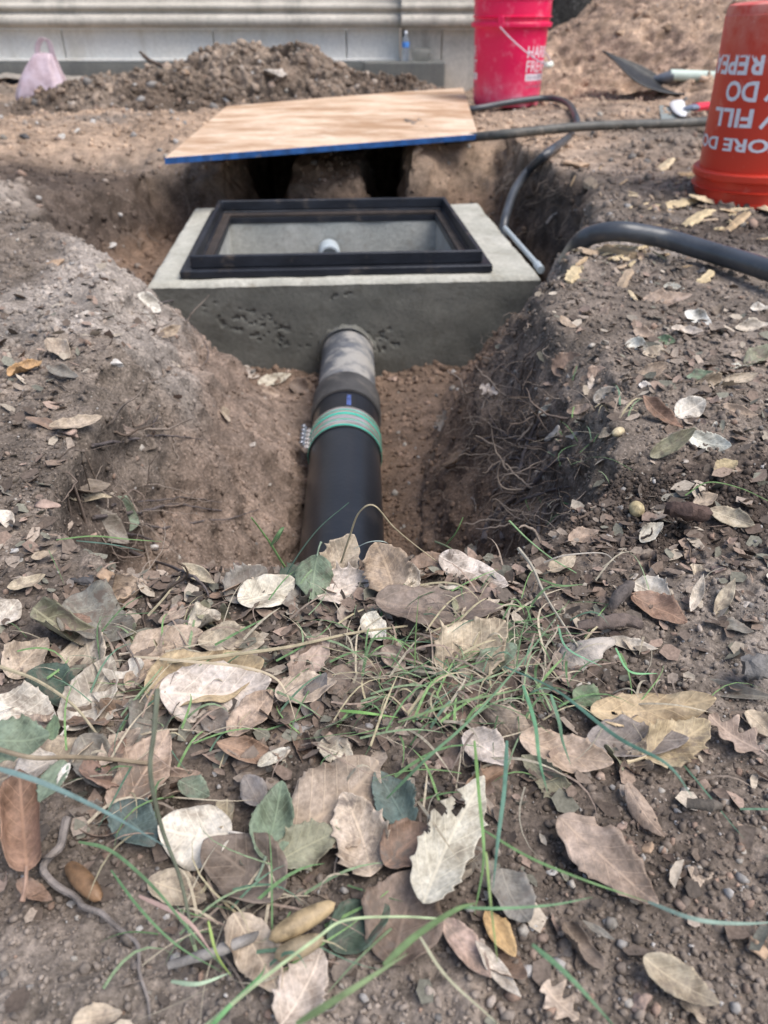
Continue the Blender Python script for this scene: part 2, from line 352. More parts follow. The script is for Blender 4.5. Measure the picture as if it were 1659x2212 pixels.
# spoil heaps: mesh patches that rise out of the ground
def heap(name, label, hf, x0, x1, y0, y1, n, cols, amp, group=None):
    X, Y = np.meshgrid(np.linspace(x0, x1, n[0]), np.linspace(y0, y1, n[1])); Z = hf(X, Y)
    P = np.stack([X, Y, Z], -1).reshape(-1, 3)
    a_ = amp * (fbm(P, .16, 2, 501) + (.45 - np.abs(fbm(P, .07, 3, 511))) * 1.0 + .30 * fbm(P, .02, 2, 521)); a_ *= sst((P[:, 2] + .03) / .08)
    P[:, 2] += a_; P[:, 1] -= a_ * .8
    m = fbm(P, .3, 3, 531)[:, None]; m2 = fbm(P, .06, 3, 541)[:, None]
    c = np.array(cols[0]) + (np.array(cols[1]) - np.array(cols[0])) * sst(.5 + m) ; c = c * (1 + .3 * m2)
    idx = np.arange(X.size).reshape(X.shape)
    F = np.stack([idx[:-1, :-1], idx[:-1, 1:], idx[1:, 1:], idx[1:, :-1]], -1).reshape(-1, 4)
    keep = (P[F][:, :, 2].max(1) > -.045); F = F[keep]
    o = link_mesh(name, np_mesh(name, P, F, col=np.clip(c, .02, 1)), M_SOILF); return tag(o, label, 'dirt pile', group)
def hL(X, Y):
    def b(cx, cy, sx, sy, h): return h * np.exp(-((X - cx) ** 2 / sx ** 2 + (Y - cy) ** 2 / sy ** 2))
    z = b(-.53, 4.1, .34, .30, .165) + b(-.08, 4.05, .40, .28, .10) + b(-1.0, 3.95, .34, .28, .115) + b(-1.35, 3.75, .35, .25, .05) + b(-.75, 3.75, .5, .25, .05)
    return z - .035
def hR(X, Y):
    d = (X - .55) * .62 + (Y - 3.55) * .50
    z = .46 * sst(d / 1.35) * 1.0 + .62 * sst((d - .75) / 1.6)
    z += .10 * np.exp(-((X - .75) ** 2 / .35 + (Y - 4.3) ** 2 / .12)) + .05 * np.exp(-((X - .62) ** 2 / .06 + (Y - 3.75) ** 2 / .05))
    z *= sst((X - .15) / .45) * sst((X - .25 - np.clip(Y - 4.4, 0, 9) * 1.1) / .45)
    return z - .03
heapL = heap('dirt_pile', 'grey brown rubble pile in front of the stone wall', hL, -2.0, .7, 3.15, 4.46, (420, 220), ((.14, .105, .08), (.23, .18, .14)), .034)
heapR = heap('dirt_pile', 'tall tan sand pile behind the magenta bucket and shovel', hR, .1, 5.0, 3.1, 7.0, (420, 360), ((.40, .285, .205), (.30, .21, .155)), .026)
def scene_hit(X, Y, objs=None):
    d = ray(X, Y).normalized(); best = None
    for o in objs or (ground, heapL, heapR):
        ok, p, n, i = o.ray_cast(CAM, d)
        if ok and (best is None or (p - CAM).length < (best[0] - CAM).length): best = (p, n)
    return best or (atz(X, Y), Vector((0, 0, 1)))
bpy.context.view_layer.update()

# ------------------------------------------------------------------ stone building wall behind
def stone_mat(name, A, B, st):
    m, t, b = NT(name); n = noise_n(t, 3.5, 6, .7); n2 = noise_n(t, 60, 5, .7)
    c = ramp(t, n.outputs['Fac'], [(.3, A), (.7, B)]).outputs[0]
    c = mixc(t, 1, c, ramp(t, n2.outputs['Fac'], [(.3, .85), (.7, 1.1)]).outputs[0], 'MULTIPLY')
    # weather streaks in patches
    mp = nd(t, 'ShaderNodeMapping'); mp.inputs['Scale'].default_value = (6, 6, 1.2); tc = nd(t, 'ShaderNodeTexCoord'); t.links.new(tc.outputs['Object'], mp.inputs[0])
    n3 = noise_n(t, 1.0, 5, .7, vec=mp.outputs[0]); c = mixc(t, maprange(t, n3.outputs['Fac'], .52, .75, 0, .7), c, st)
    t.links.new(c, b.inputs['Base Color']); b.inputs['Roughness'].default_value = .85; bump(t, b, n2.outputs['Fac'], .4, .004); return m
M_ASH = stone_mat('ashlar', (.70, .69, .65), (.80, .76, .68), (.48, .43, .34))
M_MOULD = stone_mat('moulding', (.42, .385, .325), (.64, .59, .51), (.15, .14, .12))
M_FOOT = stone_mat('footing', (.12, .125, .115), (.18, .175, .155), (.08, .08, .08))
M_MEMB = simple('membrane', (.035, .04, .05), .6, 0, .3, 12, .4, 60)
WY = 4.55
wall = empty('stone_wall', (0, WY, 0)); tag(wall, 'pale stone building wall with rounded base mouldings and stained footing', 'building wall')
def face_strip(name, prof, x0, x1, mat, n=60):
    """prof: list of (y offset from WY, z); extruded along x"""
    mb = MB(); xs = [x0 + (x1 - x0) * i / n for i in range(n + 1)]
    mb.grid([[Vector((x, p[0], p[1])) for p in prof] for x in xs]); return mb.build(name, mat, wall)
def arc(cy, cz, r, a0, a1, n=8): return [(cy + r * math.cos(R(a0 + (a1 - a0) * i / n)), cz + r * math.sin(R(a0 + (a1 - a0) * i / n))) for i in range(n + 1)]
PX = .085   # left stretch ends here; the plinth steps forward beyond
def moulding_prof(o):
    return [(o + .0, .262), (o - .035, .264)] + [(o - .045, .272)] + arc(o - .045, .300, .026, 270, 90, 9)[::1] + [(o - .030, .330), (o - .030, .338)] + arc(o - .034, .352, .012, 270, 90, 6) + [(o - .012, .368), (o - .012, .40), (o + .0, .41), (o + 0, 1.6)]
def fixprof(o):  # rounded courses project towards -y
    P = [(o, .262), (o - .040, .266)]
    P += [(o - .040 - .024 * math.cos(R(t)), .294 + .026 * math.sin(R(t))) for t in range(-80, 85, 16)]
    P += [(o - .030, .324), (o - .026, .336)]
    P += [(o - .034 - .014 * math.cos(R(t)), .352 + .014 * math.sin(R(t))) for t in range(-80, 85, 20)]
    P += [(o - .018, .370), (o - .012, .405), (o, .415), (o, 1.8)]
    return P
face_strip('base_moulding', fixprof(0), -4.5, PX, M_MOULD)
face_strip('base_moulding', fixprof(-.07), PX, .72, M_MOULD)
mb = MB(); mb.box(PX - .001, PX + .02, -.07, .05, .0, 1.8); mb.build('return_face', M_MOULD, wall)
# ashlar course: separate blocks with thin joints
xs = [-4.5, -3.6, -2.9, -2.18, -1.62, -.86, -.19, PX - .002]
bl = MB()
for i in range(len(xs) - 1): bl.box(xs[i] + .0025, xs[i + 1] - .0025, 0.0, .2, .10, .2605)
bl.build('ashlar_course', M_ASH, wall, smooth=False, bevel=.004)
bl = MB(); bl.box(PX + .002, .285, -.07, .2, -.3, .2605); bl.box(.289, .72, -.062, .2, -.3, .2605); bl.build('plinth_block', M_MOULD, wall, smooth=False, bevel=.004)
bl = MB(); bl.box(-4.5, PX, -.035, .2, .118, .134); bl.build('ledge', M_ASH, wall, smooth=False, bevel=.006)
# rough concrete footing with a broken lower edge
n = 220; rows = []; mb = MB()
for i in range(n + 1):
    x = -4.5 + 5.0 * i / n; q = mnoise.noise(Vector((x * 5, 3, 0))) * .016 + mnoise.noise(Vector((x * 19, 7, 0))) * .007
    rows.append([Vector((x, .1, .1175)), Vector((x, -.045, .1170)), Vector((x, -.052 + mnoise.noise(Vector((x * 9, 1, 1))) * .005, .09)), Vector((x, -.050, .055 + q)), Vector((x, -.03, .045 + q)), Vector((x, .1, .045 + q))])
mb.grid(rows); mb.build('footing', M_FOOT, wall)
n_ = []; mb = MB()
for i in range(n + 1):
    x = -4.5 + 5.0 * i / n; q = mnoise.noise(Vector((x * 5, 3, 0))) * .016 + mnoise.noise(Vector((x * 19, 7, 0))) * .007; k = .010 + .008 * mnoise.noise(Vector((x * 13, 5, 2)))
    n_.append([Vector((x, -.0, .056 + q)), Vector((x, -.058, .058 + q + .3 * k)), Vector((x, -.062, .050 + q - k)), Vector((x, .0, .040 + q - k))])
mb.grid(n_); mb.build('broken_mortar_edge', simple('mortar_edge', (.50, .44, .37), .9, 0, .2, 60, .5), wall)
mb = MB(); mb.box(-4.5, .5, .0, .1, -.3, .06); mb.build('damp_membrane', M_MEMB, wall, smooth=False)
# kerb block with the bottle on it
kb = MB(); kb.box(-.10, .30, 0, .135, -.25, .127); ledge_block = kb.build('concrete_ledge', M_FOOT, None, smooth=False, bevel=.008, seg=3)
ledge_block.location = (0, 4.335, 0); tag(ledge_block, 'low grey concrete ledge jutting from the wall under the bottle', 'ledge')
# tree trunk behind magenta bucket, and a blue grey wall beyond
def trunk():
    rows = []; nn = 96
    for i in range(60):
        z = -.2 + i * .045; row = []
        for k in range(nn):
            th = 2 * pi * k / nn; fl = .10 * math.exp(-max(z, 0) * 3)
            r_ = .27 + fl * (1 + .35 * math.sin(th * 5 + 1)) + .018 * mnoise.noise(Vector((math.cos(th) * 7, math.sin(th) * 7, z * 3))) + .012 * abs(mnoise.noise(Vector((math.cos(th) * 20, math.sin(th) * 20, z * 8))))
            row.append(Vector((r_ * math.cos(th), r_ * math.sin(th), z)))
        rows.append(row)
    mb = MB(); mb.grid(rows, closed=True); root = empty('tree', (1.10, 5.65, 0))
    mb.build('trunk', simple('bark', (.05, .048, .045), .9, 0, .6, 30, .8, 60, c2=(.17, .165, .155), blot=(45, .55, .68)), root)
    tag(root, 'dark mottled tree trunk behind the magenta bucket', 'tree')
trunk()
bw = MB(); bw.box(-2.9, 3.4, 0, .3, -.3, 2.6)
bwo = bw.build('rendered_wall', simple('render_blue', (.16, .19, .23), .85, 0, .25, 6, .3, 60), None, smooth=False, bevel=.01); bwo.location = (4.4, 7.4, 0)
tag(bwo, 'blue grey rendered wall seen beside the tree trunk', 'building wall')
# ------------------------------------------------------------------ concrete catch basin
def concrete_mat(name, A, B, C):
    m, t, b = NT(name); n = noise_n(t, 9, 7, .65); n2 = noise_n(t, 110, 6, .7); n3 = noise_n(t, 26, 6, .7)
    c = ramp(t, n.outputs['Fac'], [(.3, A), (.7, B)]).outputs[0]
    c = mixc(t, 1, c, ramp(t, n2.outputs['Fac'], [(.3, .8), (.7, 1.15)]).outputs[0], 'MULTIPLY')
    c = mixc(t, maprange(t, n3.outputs['Fac'], .54, .70, 0, .6), c, C)
    t.links.new(c, b.inputs['Base Color']); b.inputs['Roughness'].default_value = .9
    p = bump(t, b, n2.outputs['Fac'], .5, .003); bump(t, b, n3.outputs['Fac'], .4, .006, p); return m
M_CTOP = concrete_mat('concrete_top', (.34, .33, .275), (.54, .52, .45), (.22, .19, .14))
M_CSIDE = concrete_mat('concrete_side', (.098, .098, .084), (.165, .160, .138), (.075, .066, .050))  # darker concrete tone for the outer walls and pipe collar
M_CIN = concrete_mat('concrete_inside', (.34, .35, .32), (.48, .48, .44), (.24, .22, .18))
YAW = R(4.3); basin = empty('catch_basin', (-.481, 1.555, -.129), (0, 0, YAW))
tag(basin, 'square concrete drain basin with an open black iron frame in the pit', 'catch basin')
BM = Matrix.Translation((-.481, 1.555, -.129)) @ Matrix.Rotation(YAW, 4, 'Z')
W_, D_ = .812, .725; u0, u1, v0, v1 = .116, .664, .066, .566
def rough(p, a_, s_=18):
    v = Vector(p); return v + Vector((mnoise.noise(v * s_), mnoise.noise(v * s_ + Vector((9, 2, 5))), mnoise.noise(v * s_ + Vector((3, 7, 1))))) * a_
def patch(mb, fn, nu, nv): mb.grid([[fn(i / nu, j / nv) for j in range(nv + 1)] for i in range(nu + 1)])
def honey(x, z):   # honeycomb cavities on the front face
    q = mnoise.noise(Vector((x * 60, 0, z * 75))) * .7 + mnoise.noise(Vector((x * 130, 4, z * 150))) * .6
    m_ = math.exp(-(((x - .22) / .10) ** 2 + ((z + .10 + (x - .22) * .35) / .032) ** 2)) + .9 * math.exp(-(((x - .475) / .05) ** 2 + ((z + .135) / .035) ** 2)) + .5 * math.exp(-(((x - .38) / .07) ** 2 + ((z + .035) / .012) ** 2))
    t = min(1, max(0, (q * min(1, m_ * 1.5) - .16) / .12)); return t * t * (3 - 2 * t) * .0042
mb = MB()
ch = .012
patch(mb, lambda a_, b_: Vector((a_ * W_ + .001 * math.sin(b_ * 9), 0 + honey(a_ * W_, -ch - b_ * .42) + .0022 * mnoise.noise(Vector((a_ * 14, 1, b_ * 9))) - .012 * b_ * 0, -ch - b_ * .42)), 220, 120)
patch(mb, lambda a_, b_: Vector((0 + .004 * mnoise.noise(Vector((a_ * 12, 5, b_ * 6))), a_ * D_, -ch - b_ * .42)), 40, 20)
patch(mb, lambda a_, b_: Vector((W_ + .004 * mnoise.noise(Vector((a_ * 12, 8, b_ * 6))), a_ * D_, -ch - b_ * .42)), 40, 20)
patch(mb, lambda a_, b_: Vector((a_ * W_, D_, -ch - b_ * .42)), 10, 4)
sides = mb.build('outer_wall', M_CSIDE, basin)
# top slab ring with worn edges
def topring():
    mb = MB(); NU, NV = 130, 120; idx = {}
    def edgez(u, v):
        d = min(u, W_ - u, v, D_ - v); wob = .004 + .010 * max(0, mnoise.noise(Vector((u * 22, v * 22, 4))))
        z = -ch * (1 - min(1, d / (wob + .006))) ** 1.6 if d < wob + .006 else 0
        corner = math.hypot(min(0, u - .03 if u < .03 else 0), 0)
        return z + .0022 * mnoise.noise(Vector((u * 13, v * 13, 0))) + .0012 * mnoise.noise(Vector((u * 50, v * 50, 0)))
    us = [0, .002, .005, .009, .014] + [(.02 + (W_ - .04) * i / NU) for i in range(NU + 1)] + [W_ - .014, W_ - .009, W_ - .005, W_ - .002, W_]
    vs_ = [0, .002, .005, .009, .014] + [(.02 + (D_ - .04) * i / NV) for i in range(NV + 1)] + [D_ - .014, D_ - .009, D_ - .005, D_ - .002, D_]
    for i, u in enumerate(us):
        for j, v in enumerate(vs_):
            idx[i, j] = len(mb.v); mb.v.append((u, v, edgez(u, v)))
    for i in range(len(us) - 1):
        for j in range(len(vs_) - 1):
            cu, cv = (us[i] + us[i + 1]) / 2, (vs_[j] + vs_[j + 1]) / 2
            if u0 < cu < u1 and v0 < cv < v1: continue
            mb.f.append((idx[i, j], idx[i + 1, j], idx[i + 1, j + 1], idx[i, j + 1]))
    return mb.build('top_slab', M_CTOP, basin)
topring()
mb = MB(); e2 = .003
def inner(a_, b_, c0, c1):
    p = Vector(c0).lerp(Vector(c1), a_); p.z = -.0 - b_ * .45; ox = .006 * mnoise.noise(Vector((p.x * 9, p.y * 9, p.z * 7)))
    return p + Vector((ox, ox, 0))
A_, B_, C_, E_ = (u0 - e2, v0 - e2, 0), (u1 + e2, v0 - e2, 0), (u1 + e2, v1 + e2, 0), (u0 - e2, v1 + e2, 0)
for c0, c1 in ((A_, B_), (B_, C_), (C_, E_), (E_, A_)): patch(mb, lambda a_, b_: inner(a_, b_, c0, c1), 40, 24)
patch(mb, lambda a_, b_: Vector((u0 - .01 + a_ * (u1 - u0 + .02), v0 - .01 + b_ * (v1 - v0 + .02), -.44)), 4, 4)
mb.build('inner_wall', M_CIN, basin)
# iron frame
M_IRON = simple('iron_black', (.022, .025, .033), .45, .3, .4, 14, .4, 240, .5, c2=(.13, .105, .085), blot=(20, .56, .74))
M_LEDGE = simple('iron_rust', (.060, .048, .042), .7, .2, .4, 20, .4, 240, .3, c2=(.04, .035, .035), blot=(14, .5, .7))
def ring(mb, a, b, z0, z1):   # a,b: (u0,u1,v0,v1) outer / inner rectangles
    def rect(q, z): return [Vector((q[0], q[2], z)), Vector((q[1], q[2], z)), Vector((q[1], q[3], z)), Vector((q[0], q[3], z))]
    ro, ri, RO, RI = rect(a, z0), rect(b, z0), rect(a, z1), rect(b, z1); base = len(mb.v)
    mb.v += [tuple(p) for p in ro + ri + RO + RI]
    for k in range(4):
        k2 = (k + 1) % 4
        mb.f += [tuple(base + q for q in (k, k2, 8 + k2, 8 + k)), tuple(base + q for q in (4 + k, 12 + k, 12 + k2, 4 + k2)), tuple(base + q for q in (8 + k, 8 + k2, 12 + k2, 12 + k)), tuple(base + q for q in (k, 4 + k, 4 + k2, k2))]
fr = MB()
O_ = (.088, .692, .035, .594)
ring(fr, (.066, .712, .018, .606), (.100, .680, .047, .582), .0015, .017)
ring(fr, O_, (.098, .682, .045, .584), .0175, .043)
fro = fr.build('iron_frame', M_IRON, basin, smooth=True, bevel=.0025, seg=3)
lg = MB(); ring(lg, (.0985, .6815, .0455, .5835), (.118, .662, .066, .566), .004, .012); lg.build('seat_ledge', M_LEDGE, fro, bevel=.0015)
lp = MB(); ring(lp, (.112, .668, .060, .570), (.118, .662, .066, .566), -.012, .0035); lp.build('inner_lip', M_IRON, fro, bevel=.001)
# white outlet pipe stub on inner back wall
M_PVC = simple('white_plastic', (.44, .49, .51), .4, 0, .08, 30, .1, 200, .5, c2=(.30, .28, .25), blot=(50, .6, .75))
mb = MB(); Mx = Matrix.Translation((.375, v1 - .006, -.082)) @ Matrix.Rotation(R(90), 4, 'X')
mb.lathe([(.0, .052), (.021, .052), (.0225, .0525), (.0225, .075), (.028, .075), (.0285, .073), (.0285, .0), ], 40, M=Mx); mb.build('outlet_pipe', M_PVC, basin)
# mortar collar where pipe enters
# ------------------------------------------------------------------ drain pipe
ax0 = Vector((-.078, 1.60, -.281)); ax1 = Vector((-.0405, .30, -.277)); adir = (ax1 - ax0).normalized()
PM = Matrix.Translation(ax0) @ adir.to_track_quat('Z', 'Y').to_matrix().to_4x4()
M_ABS = simple('abs_black', (.016, .018, .023), .33, 0, .35, 7, .12, 120, .5, c2=(.045, .040, .038), blot=(14, .55, .85))
M_STUB = simple('pipe_stained', (.11, .115, .125), .6, 0, .4, 18, .4, 120, .35, c2=(.34, .32, .29), blot=(15, .46, .60))
M_SLEEVE = simple('sleeve_dusty', (.065, .062, .06), .65, 0, .3, 18, .3, 200, .3, c2=(.15, .135, .12), blot=(24, .5, .7))
M_RUB = simple('rubber', (.014, .015, .020), .32, 0, .2, 20, .08, 200, .5)
M_STEEL = simple('steel_band', (.68, .62, .57), .24, .7, .18, 30, .15, 300, .5)
M_GREEN = simple('green_band', (.05, .44, .32), .25, 0, .12, 40, .05)
M_BLUEPR = simple('print_blue', (.18, .28, .75), .5)
pipe = empty('drain_pipe', ax0); tag(pipe, 'black plastic drain pipe lying in the trench up to the basin', 'drain pipe')
IM = Matrix.Translation(-ax0)
def pl(name, prof, mat, parent=pipe, n=96, a0=0, a1=2 * pi):
    mb = MB(); mb.lathe(prof, n, a0, a1, M=IM @ PM); return mb.build(name, mat, parent)
r = .057
dst = lambda y: (1.60 - y) / abs(adir.y)
zs = [dst(1.62), dst(1.50), dst(1.45), dst(1.40), dst(1.317)]
pl('pipe_stub', [(.0545, dst(1.64)), (.0555, dst(1.45)), (.0555, dst(1.30))], M_STUB)
pl('outer_sleeve', [(.0556, dst(1.322)), (.0605, dst(1.318)), (.0625, dst(1.312)), (.0628, dst(1.24)), (.0622, dst(1.2345)), (.0588, dst(1.2340)), (.0585, dst(1.28))], M_SLEEVE)
cp = pl('rubber_coupling', [(.0580, dst(1.29)), (.0583, dst(1.2)), (.0586, dst(1.172)), (.0590, dst(1.10)), (.0588, dst(1.0975)), (.0574, dst(1.0970))], M_RUB)
band_prof = [(.0592, dst(1.170))]
for k in range(5):
    y_a = 1.170 - k * .0142; band_prof += [(.0600, dst(y_a - .001)), (.0603, dst(y_a - .006)), (.0600, dst(y_a - .0115)), (.0595, dst(y_a - .0128))]
band_prof += [(.0592, dst(1.0990))]
bd = pl('clamp_band', band_prof, M_STEEL)
for (ya, wd) in ((1.157, .0012), (1.1435, .0040), (1.121, .0010), (1.1015, .0022)):
    mb = MB(); mb.lathe([(.0604, dst(ya + wd)), (.0609, dst(ya + wd * .6)), (.0609, dst(ya - wd * .6)), (.0604, dst(ya - wd))], 96, M=IM @ PM); mb.build('green_stripe', M_GREEN, bd)
pl('main_pipe', [(.0571, dst(1.12)), (.0572, dst(.9)), (.0572, dst(.30)), (.050, dst(.30))], M_ABS)
M_SCREW = simple('screw_steel', (.42, .43, .46), .3, .9, .1, 50)
for k in range(5):
    y_ = 1.166 - k * .0145; xax = ax0.x + (ax1.x - ax0.x) * (1.60 - y_) / 1.3
    mb = MB(); c = Vector((xax - .0665, y_, -.262)) - ax0; M2 = Matrix.Translation(c) @ Matrix.Rotation(R(-28), 4, 'Y')
    mb.lathe([(0, .0105), (.0030, .0105), (.0042, .0092), (.0042, .0050), (.0052, .0046), (.0052, .0036), (.0024, .0034), (.0022, -.012), (0, -.012)], 6 * 4, M=M2); mb.build('clamp_screw', M_SCREW, bd)
    mb = MB(); mb.box(-.0045, .0070, -.0055, .0055, -.011, -.001, M2); mb.build('screw_housing', M_STEEL, bd, bevel=.0015)
def text_mesh(body, wd, ht, fn, mat, name, parent, offset=0.0, maxe=.012, font_sp=1.0):
    cu = bpy.data.curves.new(name, 'FONT'); cu.body = body; cu.size = 1; cu.offset = offset; cu.space_character = font_sp; cu.resolution_u = 3
    tmp = bpy.data.objects.new('tmp', cu); COL.objects.link(tmp); bpy.context.view_layer.update()
    me = bpy.data.meshes.new_from_object(tmp.evaluated_get(bpy.context.evaluated_depsgraph_get())); bpy.data.objects.remove(tmp); bpy.data.curves.remove(cu)
    bm = bmesh.new(); bm.from_mesh(me); bmesh.ops.remove_doubles(bm, verts=bm.verts, dist=1e-4); bmesh.ops.triangulate(bm, faces=bm.faces)
    xs_ = [v.co.x for v in bm.verts]; ys_ = [v.co.y for v in bm.verts]; x0, x1, y0, y1 = min(xs_), max(xs_), min(ys_), max(ys_)
    for v in bm.verts: v.co.x = (v.co.x - x0) / (x1 - x0) * wd; v.co.y = (v.co.y - y0) / (y1 - y0) * ht
    for _ in range(6):
        ed = [e_ for e_ in bm.edges if e_.calc_length() > maxe]
        if not ed: break
        bmesh.ops.subdivide_edges(bm, edges=ed, cuts=1); bmesh.ops.triangulate(bm, faces=[f for f in bm.faces if len(f.verts) > 3])
    for v in bm.verts: v.co = fn(v.co.x, v.co.y)
    bm.to_mesh(me); bm.free(); me.name = name
    return link_mesh(name, me, mat, parent)
def on_pipe(x, y):  # runs along the pipe on top of the rubber
    th = math.pi / 2 - (y - .004) / .0592 - .12; yy = 1.218 - x; xax = ax0.x + (ax1.x - ax0.x) * (1.60 - yy) / 1.3
    return Vector((xax + .0592 * math.cos(th), yy, -.280 + .0592 * math.sin(th))) - ax0
text_mesh('HX 0900', .040, .0075, on_pipe, M_BLUEPR, 'printed_text', cp)
# irregular mortar collar round the stub where it meets the basin
mb = MB(); rows = []
for i in range(5):
    row = []
    for k in range(48):
        th = 2 * pi * k / 48; top_ = max(0, math.sin(th)); q = .062 + (.002 + .016 * mnoise.noise(Vector((math.cos(th) * 3, math.sin(th) * 3, 2)))) * (1 - i / 4) + .003 * mnoise.noise(Vector((math.cos(th) * 9, math.sin(th) * 9, i)))
        row.append(Vector((-.0785 + q * math.cos(th), 1.605 - .045 - i * .0035 - .02 * (i > 0) * 0, -.281 + q * math.sin(th))))
    rows.append(row)
mb.grid(rows, closed=True); mo = mb.build('mortar_collar', M_CSIDE, basin); mo.matrix_parent_inverse = BM.inverted()

# ------------------------------------------------------------------ plywood board
def ply_mat():
    m, t, b = NT('plywood'); tc = nd(t, 'ShaderNodeTexCoord'); mp = nd(t, 'ShaderNodeMapping'); mp.inputs['Scale'].default_value = (2.4, 5, 5); t.links.new(tc.outputs['Object'], mp.inputs[0])
    n = noise_n(t, 1.9, 9, .7, vec=mp.outputs[0], dist=1.6); n2 = noise_n(t, 14, 7, .7); mp2 = nd(t, 'ShaderNodeMapping'); mp2.inputs['Scale'].default_value = (1.6, 3.2, 3); t.links.new(tc.outputs['Object'], mp2.inputs[0]); n3 = noise_n(t, 1.7, 6, .65, vec=mp2.outputs[0])
    c = ramp(t, n.outputs['Fac'], [(.28, (.54, .37, .245)), (.5, (.64, .46, .32)), (.72, (.74, .57, .43))]).outputs[0]
    c = mixc(t, maprange(t, n2.outputs['Fac'], .5, .66, 0, .7), c, (.78, .66, .52)); n5 = noise_n(t, 30, 8, .75); c = mixc(t, maprange(t, n5.outputs['Fac'], .56, .68, 0, .5), c, (.25, .16, .10))
    c = mixc(t, maprange(t, n3.outputs['Fac'], .45, .60, 0, .85), c, (.34, .19, .095))
    t.links.new(c, b.inputs['Base Color']); b.inputs['Roughness'].default_value = .75; bump(t, b, n.outputs['Fac'], .25, .003); return m
M_PLY = ply_mat(); M_BLUE = simple('blue_paint_edge', (.012, .07, .22), .6, 0, .45, 30, .2, c2=(.20, .17, .14), blot=(22, .6, .7))
ca = [Vector(c) for c in ((-.560, 2.135, .018), (.284, 2.575, .020), (.363, 4.02, .040), (-.607, 3.34, .026))]
board = empty('plywood_board', ca[0]); tag(board, 'worn plywood sheet with a blue painted edge laid over the hole', 'board')
mb = MB(); top_ = [p - ca[0] for p in ca]; NB = 24
def bil(a_, b_): return top_[0].lerp(top_[1], a_).lerp(top_[3].lerp(top_[2], a_), b_) + Vector((0, 0, .006 * math.sin(a_ * pi) * math.sin(b_ * pi * .8)))
rt = [[bil(i / NB, j / NB) for j in range(NB + 1)] for i in range(NB + 1)]
mb.grid(rt); th_ = .013
mb.grid([[p - Vector((0, 0, th_)) for p in r_] for r_ in rt])
bd1 = [rt[0], rt[-1], [r_[-1] for r_ in rt]]
for e_ in bd1: mb.grid([e_, [p - Vector((0, 0, th_)) for p in e_]])
mb.build('sheet', M_PLY, board)
mb = MB(); fe = [r_[0] for r_ in rt]; fdir = (top_[1] - top_[0]).normalized(); out = Vector((fdir.y, -fdir.x, 0)) * .0015
mb.grid([[p + Vector((0, 0, .0006)) - out * 1.2 for p in fe], [p + out + Vector((0, 0, 0)) for p in fe], [p + out - Vector((0, 0, th_ + .001)) for p in fe], [p - out - Vector((0, 0, th_ + .001)) for p in fe]])
mb.build('painted_edge', M_BLUE, board)

# ------------------------------------------------------------------ buckets
def plastic(name, c, dust, amt=(.54, .72), dsc=22):
    m, t, b = NT(name); n = noise_n(t, dsc, 7, .7); n2 = noise_n(t, 90, 5, .7); n4 = noise_n(t, 5, 3, .5)
    q = mixc(t, maprange(t, n.outputs['Fac'], amt[0], amt[1], 0, .5), c, dust); q = mixc(t, maprange(t, n2.outputs['Fac'], .64, .72, 0, .45), q, dust)
    # splashed dust film low on the wall
    tc = nd(t, 'ShaderNodeTexCoord'); sp = nd(t, 'ShaderNodeSeparateXYZ'); t.links.new(tc.outputs['Object'], sp.inputs[0])
    lo = maprange(t, sp.outputs[2], .13, .0, 0, .55); mu = nd(t, 'ShaderNodeMath', operation='MULTIPLY'); t.links.new(lo, mu.inputs[0]); t.links.new(maprange(t, n.outputs['Fac'], .35, .6), mu.inputs[1])
    q = mixc(t, mu.outputs[0], q, dust)
    t.links.new(q, b.inputs['Base Color']); b.inputs['Roughness'].default_value = .38; b.inputs['Specular IOR Level'].default_value = .45
    b.inputs['Subsurface Weight'].default_value = .0
    bump(t, b, n2.outputs['Fac'], .06, .002); return m
def bucket_profile(dz=0, dr=0):
    P = [(.0, .0), (.118, 0), (.128, .003), (.131, .010)]
    P += [(.131 + (.1425 - .131) * k / 6, .010 + (.268 - .010) * k / 6) for k in range(1, 7)]
    P += [(.1430 + dr, .2690 + dz), (.1530, .2695 + dz), (.1555, .2725 + dz), (.1560, .2830 + dz), (.1540, .2860 + dz), (.1465, .2870 + dz), (.1460, .2940 + dz), (.1465, .3020 + dz), (.1535, .3030 + dz), (.1555, .3045 + dz), (.1535, .3060 + dz), (.1475, .3070 + dz), (.1480, .3560), (.1515, .3580), (.1520, .3640), (.1500, .3660), (.1455, .3650), (.1440, .35), (.1330, .02), (.12, .012), (0, .012)]
    return P
def rad_at(z): return .131 + (.1425 - .131) * (z - .01) / .258
def bucket(name, mat, label, cat='bucket', dz=0):
    root = empty(name); mb = MB(); mb.lathe(bucket_profile(dz), 128); body = mb.build('body', mat, root); body.data.set_sharp_from_angle(angle=R(30))
    return tag(root, label, cat), body
# magenta bucket, upright
M_MAG = plastic('magenta_plastic', (.74, .005, .085), (.80, .36, .45)); M_ORG = plastic('orange_plastic', (.64, .048, .022), (.76, .36, .28), (.58, .76))
M_WPR = simple('white_print', (.78, .70, .74), .55, 0, .08, 80, .05); M_WPR2 = simple('white_print_b', (.80, .78, .82), .55, 0, .1, 120, .05, c2=(.55, .35, .33), blot=(120, .62, .74))
M_GREYPR = simple('grey_print', (.35, .25, .30), .6)
mag, magb = bucket('bucket', M_MAG, 'magenta pink plastic bucket standing upright by the sand pile')
MC = Vector((.497, 3.55, .012)); mag.location = MC
MAGROT = R(0); view_az = math.atan2(-MC.y, -MC.x)   # direction from bucket to camera
def on_mag(a0):
    def f(x, y):  # x arc metres rightwards as seen from outside, y height above base
        rr = rad_at(y) + .0008; th = view_az + R(a0) + x / .137
        return Vector((rr * math.cos(th), rr * math.sin(th), y))
    return f
